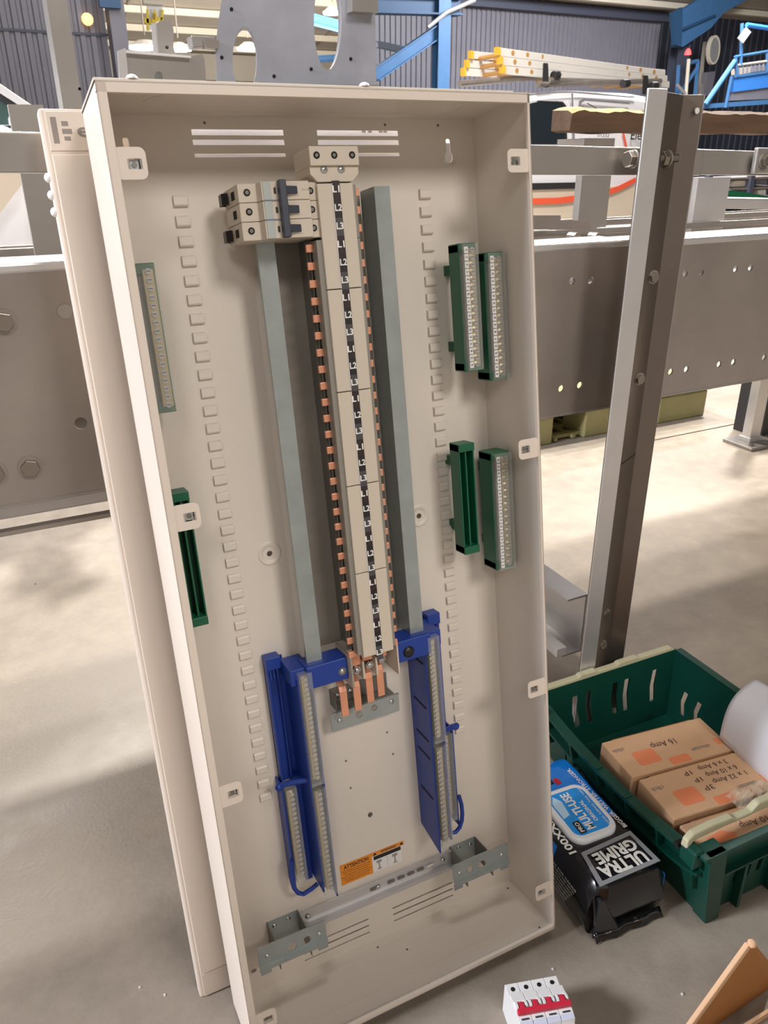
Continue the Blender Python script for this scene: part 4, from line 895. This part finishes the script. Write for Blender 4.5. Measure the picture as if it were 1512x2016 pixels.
# ------------------------------------------------------------------ removed front cover leaning behind
CM = Matrix(((1, 0, 0, -.0385), (0, sn, -cs, .14), (0, cs, sn, 0), (0, 0, 0, 1)))
CW, CH = .452, 1.107
Cv = thing('board_front_cover', 'cream front cover with hinged door leaning behind the open board', 'cover', CM)
def cp(name, mb, m, parent=Cv, **k): return part(name, mb, m, parent, CM, **k)
cp('cover_frame', MB().box((0, 0, -.018), (CW, CH, 0)), cover_cream, bevel=.003)
hdp = cp('header_panel', MB().box((.006, 1.0675, 0), (CW-.006, CH-.003, .0015)), cover_cream, bevel=.0006)
dr = cp('door', MB().box((.0055, .0400, .0003), (CW-.006, 1.0640, .0035)), cover_cream, bevel=.0012)
cp('footer_panel', MB().box((.006, .002, 0), (CW-.006, .0375, .0015)), cover_cream, bevel=.0006)
for v in (1.0436, 1.0270, 1.0108): cp('hinge_stud', MB().dome((-.0005, v, -.006), (-1, 0, .4), .0050, .0045), white_p, smooth=True)
for u0, u1, v0, v1, sk in ((.0100, .0155, 1.0743, 1.0986, 0), (.0200, .0262, 1.0905, 1.0948, 0), (.0195, .0288, 1.0832, 1.0878, 0), (.0205, .0265, 1.0770, 1.0808, 0)):
    cp('logo_bar', MB().box((u0, v0, .0015), (u1, v1, .0018)), grey_ink, hdp)
ch = cp('circuit_chart', MB().box((.125, 1.015, .0036), (.415, 1.062, .0040)).box((.125, 1.070, .0016), (.415, 1.100, .0020)), paper_m)
for u in (.350, .358, .372, .378): cp('chart_print', MB().box((u, 1.086, .0020), (u+.005, 1.092, .0022)), grey_ink, ch)
text('lettering', 'elucian', .0185, grey_ink, hdp, CM @ Matrix.Translation((.0700, 1.0862, .0018)), width=.072, bold=.02)

# ------------------------------------------------------------------ green crate with boxes and paper
CR = frame((.668, -.068, 0), (1, -.02, 0), (-.02, 1, 0))         # local x across, y away, origin near left bottom corner
Ct = thing('stacking_crate', 'dark green plastic crate with cream bail handles on the floor', 'crate', CR)
def gp(name, mb, m, parent=Ct, **k): return part(name, mb, m, parent, CR, **k)
cw, cl, ch = .285, .375, .150
def wall(a0, a1, b0, b1, slots, m=crate_g, dip=0):               # bottom a0-a1, top b0-b1 (3D), slots in unit coordinates
    a0, a1, b0, b1 = map(Vector, (a0, a1, b0, b1)); nrm = (a1-a0).cross(b0-a0).normalized()
    def f(s_, off): return lambda x, y: (a0.lerp(a1, x)).lerp(b0.lerp(b1, x), y)+nrm*off
    top = [(1-k/16, 1-dip*math.sin(math.pi*k/16)**.6*(1 if 0 < k < 16 else 0)) for k in range(17)]
    return MB().plate([(0, 0), (1, 0)]+top, slots, f(0, 0), f(0, -.0035))
def sl(x, y, w=.040, h=.46, sk=.012): return [(x-w/2, y), (x+w/2, y), (x+w/2+sk, y+h*.5), (x+w/2-sk*.2, y+h), (x-w/2-sk*.2, y+h), (x-w/2+sk, y+h*.5)]
ov = .028
BL0, BR0, TL0, TR0 = (0, 0, 0), (cw, 0, 0), (-ov, -.006, ch), (cw+ov*.5, -.006, ch)
BL1, BR1, TL1, TR1 = (0, cl, 0), (cw, cl, 0), (-ov, cl+.018, ch), (cw+ov*.5, cl+.018, ch)
near = gp('end_wall', wall(BL0, BR0, TL0, TR0, [sl(x, .30, .03, .30) for x in (.22, .30, .38, .6, .68, .76)], dip=.05), crate_g)
far = gp('end_wall', wall(BR1, BL1, TR1, TL1, [sl(x, .34) for x in (.16, .38, .47, .67, .77)], dip=.0), crate_g)
lw = gp('side_wall', wall(BL1, BL0, TL1, TL0, [sl(x, .18, .012, .3) for x in (.14, .19, .24, .29)], dip=.22), crate_g)
rw = gp('side_wall', wall(BR0, BR1, TR0, TR1, [sl(x, .20, .03, .34) for x in (.80, .89)], dip=.0), crate_g)
gp('crate_floor', MB().box((.004, .004, .006), (cw-.004, cl-.004, .010)), crate_g)
for i, a_ in enumerate((.02, .2, .38, .56, .74, .92)):
    def LP(f_, h_, out): 
        p = Vector(BL0).lerp(Vector(BL1), f_).lerp(Vector(TL0).lerp(Vector(TL1), f_), h_); return p+Vector((-out, 0, 0))
    gp('wall_rib', MB().hexa([LP(a_, .42, 0), LP(a_, .42, .012), LP(a_+.012, .42, .012), LP(a_+.012, .42, 0), LP(a_, .80, 0), LP(a_, .80, .014), LP(a_+.012, .80, .014), LP(a_+.012, .80, 0)]), crate_g, lw)
def railx(nm, ys, dips, h, out, th, parent):
    mb = MB(); n = 16
    for k in range(n+1):
        f_ = k/n; d_ = dips*math.sin(math.pi*f_)**.6 if 0 < k < n else 0
        p = Vector(BL0).lerp(Vector(BL1), f_).lerp(Vector(TL0).lerp(Vector(TL1), f_), h-d_)
        mb.v += [p, p+Vector((-out, 0, 0)), p+Vector((-out, 0, -th)), p+Vector((0, 0, -th))]
    for k in range(n):
        for j in range(4): mb.f.append((k*4+j, k*4+(j+1) % 4, (k+1)*4+(j+1) % 4, (k+1)*4+j)); mb.mi.append(0)
    mb.f += [(0, 1, 2, 3), (n*4, n*4+1, n*4+2, n*4+3)]; mb.mi += [0, 0]
    return gp(nm, mb, crate_g, parent)
railx('side_rim', 0, .22, 1.0, .014, .006, lw); railx('side_rail', 0, .22, .72, .013, .005, lw)
gp('end_rim', MB().hexa([Vector(TL0)+Vector((-.01, -.012, -.006)), Vector(TR0)+Vector((0, -.012, -.006)), Vector(TR0)+Vector((0, 0, -.006)), Vector(TL0)+Vector((-.01, 0, -.006)), Vector(TL0)+Vector((-.01, -.012, 0)), Vector(TR0)+Vector((0, -.012, 0)), Vector(TR0), Vector(TL0)+Vector((-.01, 0, 0))]), crate_g, near, bevel=.001)
gp('end_rail', MB().hexa([Vector((-.016, -.014, .09)), Vector((cw+.01, -.014, .09)), Vector((cw+.01, 0, .09)), Vector((-.016, 0, .09)), Vector((-.018, -.015, .096)), Vector((cw+.01, -.015, .096)), Vector((cw+.01, 0, .096)), Vector((-.018, 0, .096))]), crate_g, near)
for x in (.0, .06, .13, .2, .27): gp('wall_rib', MB().hexa([(x, -.013, 0), (x+.006, -.013, 0), (x+.006, 0, 0), (x, 0, 0), (x-.004, -.015, .092), (x+.002, -.015, .092), (x+.002, -.001, .092), (x-.004, -.001, .092)]), crate_g, near)
gp('corner_post', MB().hexa([(-.004, -.014, 0), (.024, -.014, 0), (.024, .012, 0), (-.004, .012, 0), (-.030, -.018, ch), (.004, -.018, ch), (.004, .010, ch), (-.030, .010, ch)]), crate_g, near, bevel=.002)
gp('rim_right', MB().box((cw+.010, 0, ch-.006), (cw+.026, cl+.015, ch)), crate_g, rw)
# far bail handle up on the rim, near bail handle swung in over the boxes
def bail(pts, r0, lab):
    mb = MB(); n = len(pts)
    for i, (p, h) in enumerate(pts):
        p = Vector(p); mb.v += [p+Vector((0, -r0, -r0*.7)), p+Vector((0, r0, -r0*.7)), p+Vector((0, r0*.8, h)), p+Vector((0, -r0*.8, h))]
    for i in range(n-1):
        for j in range(4): mb.f.append((i*4+j, i*4+(j+1) % 4, (i+1)*4+(j+1) % 4, (i+1)*4+j)); mb.mi.append(0)
    mb.f += [(0, 1, 2, 3), tuple((n-1)*4+j for j in range(4))]; mb.mi += [0, 0]
    return gp('bail_handle', mb, crate_h, bevel=.0025, label=lab)
bail([((-.034, cl+.022, ch-.014), .006), ((-.030, cl+.022, ch), .006), ((.06, cl+.022, ch), .006), ((.065, cl+.022, ch), .010), ((.10, cl+.022, ch), .010), ((.104, cl+.022, ch), .006), ((.15, cl+.022, ch), .006), ((.156, cl+.022, ch), .010), ((.20, cl+.022, ch), .010), ((.206, cl+.022, ch), .007), ((.285, cl+.022, ch), .007), ((.300, cl+.022, ch-.012), .007)], .0075, 'cream handle lying on the far rim')
bail([((-.046, .016, ch+.000), .012), ((-.030, .020, ch+.008), .008), ((.010, .022, ch+.006), .009), ((.045, .022, ch+.006), .007), ((.055, .022, ch+.005), .002), ((.085, .022, ch+.005), .002), ((.098, .022, ch+.006), .012), ((.155, .022, ch+.006), .012), ((.20, .022, ch+.008), .006), ((.29, .022, ch+.006), .006)], .0068, 'cream handle swung in over the boxes')
gp('handle_link', MB().box((-.046, -.006, ch-.028), (-.028, .022, ch+.002)), crate_g, near, bevel=.003)
for v in ((-.0335, .03, ch-.012), (-.0335, cl-.02, ch-.012)): gp('rim_peg_hole', MB().cyl(v, Vector(v)+Vector((-.012, 0, 0)), .005, 12), hole_m, lw)

# cardboard boxes inside; tops near z = .13
def bframe(px0, px1, px2, z):            # local x from right to left so the print reads upside down, as it lies
    return None
def cbox(name, label, A, Bp, Cp, zt, zb, lines, group):
    A = Vector((*A, zt)); Bp = Vector((*Bp, zt)); Cp = Vector((*Cp, zt))   # A far left, B far right, C near left
    x = (A-Bp).normalized(); L = (A-Bp).length; y = (Cp-A); y = (y-x*y.dot(x)); wd = y.length; y.normalize()
    # print frame: origin at far right corner B, x towards A, y away from C => upside-down from the camera
    F = frame(Bp, x, y*1.0)
    if F.col[2].z < 0: F = frame(Bp, x, -y)
    t = thing(name, label, 'box', tri_off((A+Bp)/2-Vector((0, 0, zt-zb))), group=group)
    sg = 1 if F.col[1].xyz.dot(y) > 0 else -1
    def q(nm, mb, m, parent=t, **k): return part(nm, mb, m, parent, F, **k)
    y0, y1 = (0, wd) if sg > 0 else (-wd, 0)
    q('carton', MB().box((0, y0, -(zt-zb)), (L, y1, -.0012)), cardb, bevel=.001)
    lid = q('lid_flap', MB().box((.0005, y0+.0006, -.0012), (L-.0005, y1-.0006, 0)), cardb, bevel=.0006)
    q('tuck_flap', MB().box((.02, (y0 if sg > 0 else y1)-.0012, -.022), (L-.02, (y0 if sg > 0 else y1)+.0012, -.0006)), cardb_in, lid)
    return t, lid, F, L, wd, sg
bx = cbox('component_box', 'brown box marked 16 Amp, farthest of the three in the green crate', (.678, .186), (.878, .160), (.6700, .100), .130, .060, None, 'brown boxes in the crate')
def bprint(t, lid, F, L, wd, sg, notes, right=True):
    def pos(fx, fy): return F @ Matrix.Translation((L*fx, sg*wd*fy, .0006))
    # fx measured from the right end, fy from the far edge
    text('lettering', 'elucian', .0120, grey_ink, lid, pos(.25, .76), width=.036, bold=.01)
    text('lettering', 'click', .0120, grey_ink, lid, pos(.92, .30), width=.024, bold=.01)
    def dia(cx, cy, r, cut=None):
        pts = [(L*cx+r*math.cos(math.radians(45+90*k+o_))*1.30, sg*(wd*cy)+r*math.sin(math.radians(45+90*k+o_))*1.0) for k in range(4) for o_ in (-6, 6)]
        lim = abs(wd)-.0015
        pts = [(x, max(min(y, lim), -lim)) for x, y in pts]
        part('printed_square', MB().prism(pts, lambda a_, b_: (a_, b_, 0), lambda a_, b_: (a_, b_, .0004)), orange_ink, lid, F)
    dia(.745, .63, .0205); dia(.50, .96, .0185)
    part('printed_mark', MB().prism([(L*.045, sg*wd*.80), (L*.085, sg*wd*.80), (L*.085, sg*wd*.62), (L*.045, sg*wd*.62)], lambda a_, b_: (a_, b_, 0), lambda a_, b_: (a_, b_, .0004)), orange_ink, lid, F)
    for s_, fx, fy, sz, wdt in notes: text('handwriting', s_, sz, pen_ink, lid, pos(fx, fy), width=wdt)
bprint(*bx, [('16 Amp', .51, .42, .018, .048)])
bx = cbox('component_box', 'brown box with three lines of handwriting, middle one in the green crate', (.673, .091), (.878, .066), (.664, .0035), .130, .060, None, 'brown boxes in the crate')
bprint(*bx, [('3 x 6 Amp', .35, .14, .014, .056), ('1P', .59, .16, .013, .014), ('6 x 10 Amp', .33, .32, .014, .060), ('1P', .56, .36, .013, .014), ('1 x 32 Amp', .31, .50, .014, .064), ('3P', .54, .58, .014, .018)])
bx = cbox('component_box', 'brown box under the cream handle, nearest of the three in the green crate', (.667, -.004), (.870, -.030), (.6640, -.052), .124, .060, None, 'brown boxes in the crate')
t, lid, F, L, wd, sg = bx
text('handwriting', '10 Amp', .016, pen_ink, lid, F @ Matrix.Translation((L*.46, sg*wd*.66, .0006)), width=.05)
part('printed_square', MB().prism([(L*.88, sg*wd*.97), (L*.90, sg*wd*.72), (L*.76, sg*wd*.60), (L*.66, sg*wd*.80), (L*.68, sg*wd*.97)], lambda a_, b_: (a_, b_, 0), lambda a_, b_: (a_, b_, .0004)), orange_ink, lid, F)
solo('plain_carton', MB().box((.690, -.045, .0105), (.905, .150, .0595)), cardb, 'plain brown carton lying under the three marked boxes in the crate', 'box', bevel=.001)
# crumpled clear bag
mb = MB(); n = 9; bc = Vector((.800, -.022, .136))
for i in range(n):
    for j in range(n):
        a_ = (i/(n-1)-.5)*2; b_ = (j/(n-1)-.5)*2
        mb.v.append(bc+Vector((a_*.042, b_*.020, .012*(1-max(abs(a_), abs(b_)))+random.uniform(0, .009))))
mb.f = [(i*n+j, i*n+j+1, (i+1)*n+j+1, (i+1)*n+j) for i in range(n-1) for j in range(n-1)]; mb.mi = [0]*len(mb.f)
solo('plastic_bag', mb, poly_m, 'crumpled clear plastic bag beside the near cream handle of the crate', 'bag')
# curled paper
mb = MB(); n = 14; pb = [atz(1416, 1452, .135), atz(1486, 1336, .215), atz(1600, 1400, .225), atz(1512, 1545, .125)]
for i in range(n+1):
    for j in range(n+1):
        a_, b_ = i/n, j/n; p = pb[0].lerp(pb[1], a_).lerp(pb[3].lerp(pb[2], a_), b_)
        mb.v.append(p+Vector((-.020*math.sin(math.pi*a_), 0, .022*math.sin(math.pi*a_))))
mb.f = [(i*(n+1)+j, i*(n+1)+j+1, (i+1)*(n+1)+j+1, (i+1)*(n+1)+j) for i in range(n) for j in range(n)]; mb.mi = [0]*len(mb.f)
o = solo('paper_sheet', mb, paper_m, 'curled white sheet of paper standing in the right side of the crate', 'paper', smooth=True)
md = o.modifiers.new('thick', 'SOLIDIFY'); md.thickness = .0006

# ------------------------------------------------------------------ wipes packet
wx = Vector((.124, -.008, 0)).normalized(); wy = Vector((.035, .245, 0)).normalized()
WF = frame((.496, -.018, 0), wx, wy)
Wp = thing('wipes_packet', 'black and blue wipes packet with white lid on the floor beside the crate', 'wipes packet', WF)
ww, wl, wh = .124, .250, .094
mb = MB(); NX, NY = 14, 22
def pil(a_, b_):                          # rounded pillow height
    ex = max(0, abs(a_*2-1)-.90)/.10; ey = max(0, abs(b_*2-1)-.86)/.14
    return wh*(1-.10*ex*ex-.10*ey*ey)+.002*math.sin(b_*22+a_*3)*.5
for i in range(NX+1):
    for j in range(NY+1):
        a_, b_ = i/NX, j/NY; mb.v.append(Vector((a_*ww, b_*wl, pil(a_, b_))))
for i in range(NX):
    for j in range(NY):
        mb.f.append((i*(NY+1)+j, (i+1)*(NY+1)+j, (i+1)*(NY+1)+j+1, i*(NY+1)+j+1)); mb.mi.append(1 if j/NY > .70-.36*(i/NX) else 0)
# skirts down to the ground, bulging
def skirt(idx, out):
    prev = idx
    for lv, (h, o_) in enumerate(((.72, .006), (.40, .010), (.12, .004), (0, -.004))):
        cur = []
        for q_ in idx:
            p = mb.v[q_]; ox = out[0]*o_; oy = out[1]*o_
            cur.append(len(mb.v)); mb.v.append(Vector((p.x+ox, p.y+oy, p.z*h)))
        for k in range(len(idx)-1): mb.f.append((prev[k], prev[k+1], cur[k+1], cur[k])); mb.mi.append(0 if out[1] == -1 or mb.v[idx[k]].y < wl*.36 else 1)
        prev = cur
skirt([0*(NY+1)+j for j in range(NY+1)], (-1, 0)); skirt([NX*(NY+1)+j for j in range(NY+1)], (1, 0))
skirt([i*(NY+1) for i in range(NX+1)], (0, -1)); skirt([i*(NY+1)+NY for i in range(NX+1)], (0, 1))
part('packet_body', mb, [film_k, film_b], Wp, WF, smooth=True)
mb = MB(); k_ = 18
for i in range(k_+1):
    x = .002+(ww-.004)*i/k_; mb.v += [Vector((x, -.009, .014+.001*math.sin(i*1.7))), Vector((x, -.020+.0015*math.sin(i*.9), .003+.001*math.sin(i*2.3)))]
mb.f = [(2*i, 2*i+2, 2*i+3, 2*i+1) for i in range(k_)]; mb.mi = [0]*k_
o = part('end_seal', mb, film_k, Wp, WF, smooth=True); md = o.modifiers.new('thick', 'SOLIDIFY'); md.thickness = .0012
part('end_fold', MB().hexa([(.002, -.009, .0), (.046, -.016, .0), (.058, -.006, .0), (.004, -.003, 0), (.004, -.010, .076), (.010, -.010, .078), (.012, -.004, .080), (.004, -.002, .080)]), film_k, Wp, WF, bevel=.002)
Z = wh+.001
lidp = part('resealable_lid', MB().prism(rrect(.018, .070, .102, .178, .022, 6), lambda a_, b_: (a_, b_, Z-.006), lambda a_, b_: (a_, b_, Z+.008)), lid_w, Wp, WF, bevel=.004)
part('lid_label', MB().prism(rrect(.027, .080, .093, .168, .014, 6), lambda a_, b_: (a_, b_, Z+.008), lambda a_, b_: (a_, b_, Z+.0086)), film_lb, lidp, WF)
part('lid_glare_panel', MB().prism([(.029, .118), (.042, .122), (.046, .150), (.038, .164), (.029, .150)], lambda a_, b_: (a_, b_, Z+.0086), lambda a_, b_: (a_, b_, Z+.0088)), mat('pale_blue_glare', (190, 222, 246), .3), lidp, WF)  # pale patch paints glare onto the lid label
def wtext(s, x, y, z, ang, size, width, m, parent, bold=.02):
    return text('lettering', s, size, m, parent, WF @ Matrix.Translation((x, y, z)) @ Matrix.Rotation(ang, 4, 'Z'), width=width, bold=bold)
A_ = math.radians(-90)
Am = math.radians(90)
wtext('MULTI-USE', .0590, .124, Z+.0090, Am, .021, .078, white_ink, lidp, .03)
wtext('ORIGINAL', .0745, .118, Z+.0090, Am, .009, .045, white_ink, lidp)
wtext('HAND, SURFACE, TOOL WIPES', .0880, .124, Z+.0090, Am, .0055, .080, white_ink, lidp, 0)
part('pro_badge', MB().box((.0355, .083, Z+.0088), (.0475, .107, Z+.0092)), film_k, lidp, WF); wtext('PRO', .0415, .095, Z+.0094, Am, .009, .019, white_ink, lidp)
wtext('BIGGER. WETTER. STRONGER.', .1085, .145, Z+.0006, Am+.07, .010, .142, white_ink, Wp)
wtext('100XXL', .0095, .097, Z+.0008, Am, .017, .072, white_ink, Wp, .03)
# framed title near the front end
fr = part('title_frame', MB().plate([(.010, .000), (.120, .003), (.115, .066), (.020, .060)], [[(.019, .0065), (.1125, .0095), (.1090, .0590), (.0255, .0535)]], lambda a_, b_: (a_, b_, Z-.0008), lambda a_, b_: (a_, b_, Z+.0004)), film_g, Wp, WF)
wtext('ULTRA', .066, .0200, Z+.0008, math.radians(181), .0285, .082, white_ink, fr, .04)
wtext('GRIME', .069, .0430, Z+.0008, math.radians(182), .0270, .074, white_ink, fr, .04)
part('flag_patch', MB().box((.066, .192, Z-.001), (.076, .206, Z-.0002)), mat('red_flag_print', (190, 40, 60), .4), Wp, WF)
part('info_patch', MB().box((.042, .196, Z-.001), (.064, .214, Z-.0002)), black_ink, Wp, WF)
for i in range(7):
    F = WF @ Matrix(((0, 0, -1, -.0105), (-1, 0, 0, .060+.002*i), (0, 1, 0, .066-i*.007), (0, 0, 0, 1)))
    text('lettering', 'IDEAL FOR USE ON HANDS, SURFACES' if i else 'IDEAL FOR HANDS', .0050 if i else .0062, white_ink, Wp, F, width=.070-.003*i, bold=.01)
part('blue_end_patch', MB().box((ww+.006, .0, .02), (ww+.0085, .03, .065)), film_b, Wp, WF, bevel=.001)

# ------------------------------------------------------------------ isolator on the floor
ix = Vector((.379-.327, -.078+.063, 0)).normalized(); iy = Vector((-ix.y, ix.x, 0))
IF = frame((.322, -.0545, 0), ix, iy)
Is = thing('four_pole_isolator', 'white four pole isolator with red toggle bar lying on the floor', 'isolator', IF)
def ip(name, mb, m, parent=Is, **k): return part(name, mb, m, parent, IF, **k)
for i in range(4):
    x0, x1 = i*.018+.0002, (i+1)*.018-.0002; xm = (x0+x1)/2
    pr = [(0, 0), (0, .050), (-.018, .050), (-.0185, .058), (-.030, .061), (-.052, .061), (-.063, .058), (-.0635, .049), (-.083, .049), (-.083, 0)]
    if i == 3: pass
    o = ip('pole_body', MB().prism(pr, lambda a_, b_: (x0, a_, b_), lambda a_, b_: (x1, a_, b_)), white_p, bevel=.0006)
    ip('screw_hole', MB().cyl((xm, -.008, .0500), (xm, -.008, .0503), .0030, 18), hole_m, o)
    ip('toggle_cheek', MB().prism([(-.030, .060), (-.034, .0655), (-.040, .067), (-.046, .062)], lambda a_, b_: (x0+.001, a_, b_), lambda a_, b_: (x0+.0045, a_, b_)), white_p, o, bevel=.0005)
    ip('toggle_cheek', MB().prism([(-.030, .060), (-.034, .0655), (-.040, .067), (-.046, .062)], lambda a_, b_: (x1-.0045, a_, b_), lambda a_, b_: (x1-.001, a_, b_)), white_p, o, bevel=.0005)
    ip('toggle', MB().prism([(-.032, .061), (-.036, .0665), (-.046, .068), (-.046, .061)], lambda a_, b_: (x0+.0058, a_, b_), lambda a_, b_: (x1-.0058, a_, b_)), red_p, o, bevel=.0006)
    ip('indicator', MB().box((x0+.004, -.0555, .0607), (x1-.004, -.0535, .0613)), toggle_m, o)
    ip('label_window', MB().hexa([(x0+.0006, -.0628, .0575), (x1-.0006, -.0628, .0575), (x1-.0006, -.0572, .0592), (x0+.0006, -.0572, .0592), (x0+.0006, -.0632, .0585), (x1-.0006, -.0632, .0585), (x1-.0006, -.0570, .0605), (x0+.0006, -.0570, .0605)]), silver_l, o)
ip('toggle_tie_bar', MB().box((.001, -.0505, .0615), (.0715, -.0445, .0685)), red_p, bevel=.001)
text('maker_print', 'elucian', .0028, grey_ink, Is, IF @ Matrix.Translation((.010, -.0155, .0504)), width=.013)

# ------------------------------------------------------------------ open cardboard carton at lower right corner
t = thing('cardboard_carton', 'raised flap of an open cardboard carton at the lower right corner', 'box', tri_off((.53, -.2, 0)))
pA, pB = at(1484, 1856, -.20), at(1383, 2016, -.20)              # top edge of the flap, near end hinged low
pB2 = pA+(pB-pA)*1.6; pB2.z = max(pB2.z, .012)
q1 = at(1560, 1985, -.085); q2 = Vector((q1.x-.02, -.30, max(.002, q1.z-.12)))
nrm = (pB2-pA).cross(q1-pA).normalized(); nrm = nrm if nrm.dot(CAM-pA) > 0 else -nrm
lo = [pA, pB2, at(1600, 2140, -.17), at(1545, 1930, -.16)]
part('flap', MB().hexa([p-nrm*.004 for p in lo]+lo), cardb_in, t, bevel=.0006)
ed = (pB2-pA).normalized(); sd = Vector((-.0085, 0, 0))
part('flap_edge', MB().hexa([pA+sd-nrm*.006, pB2+sd-nrm*.006, pB2-nrm*.001, pA-nrm*.001, pA+sd, pB2+sd, pB2+nrm*.0012, pA+nrm*.0012]), cardb, t, bevel=.0012)
part('torn_corner', MB().dome(pA+sd*.5-ed*.001, (-.2, -.3, 1), .0058, .004, 8, 3), cardb, t)
part('carton_side', MB().box((pB2.x, pB2.y-.02, 0), (pB2.x+.30, pB2.y-.016, max(pB2.z, .01))), cardb, t)

# specks on the floor
for i, (px, py) in enumerate(((1088, 1909), (275, 1945), (1343, 1958), (70, 1150), (324, 1960))):
    p = atz(px, py); solo('packing_crumb', MB().box((p.x-.0012, p.y-.0016, 0), (p.x+.0012, p.y+.0016, .0018)), white_p if i != 3 else black_p,
        ['white crumb on the floor above the isolator', 'white crumb on the floor left of the cover foot', 'white crumb on the floor between isolator and carton', 'dark speck on the floor left of the leaning cover', 'white crumb on the shaded floor by the cover foot'][i], 'crumb')
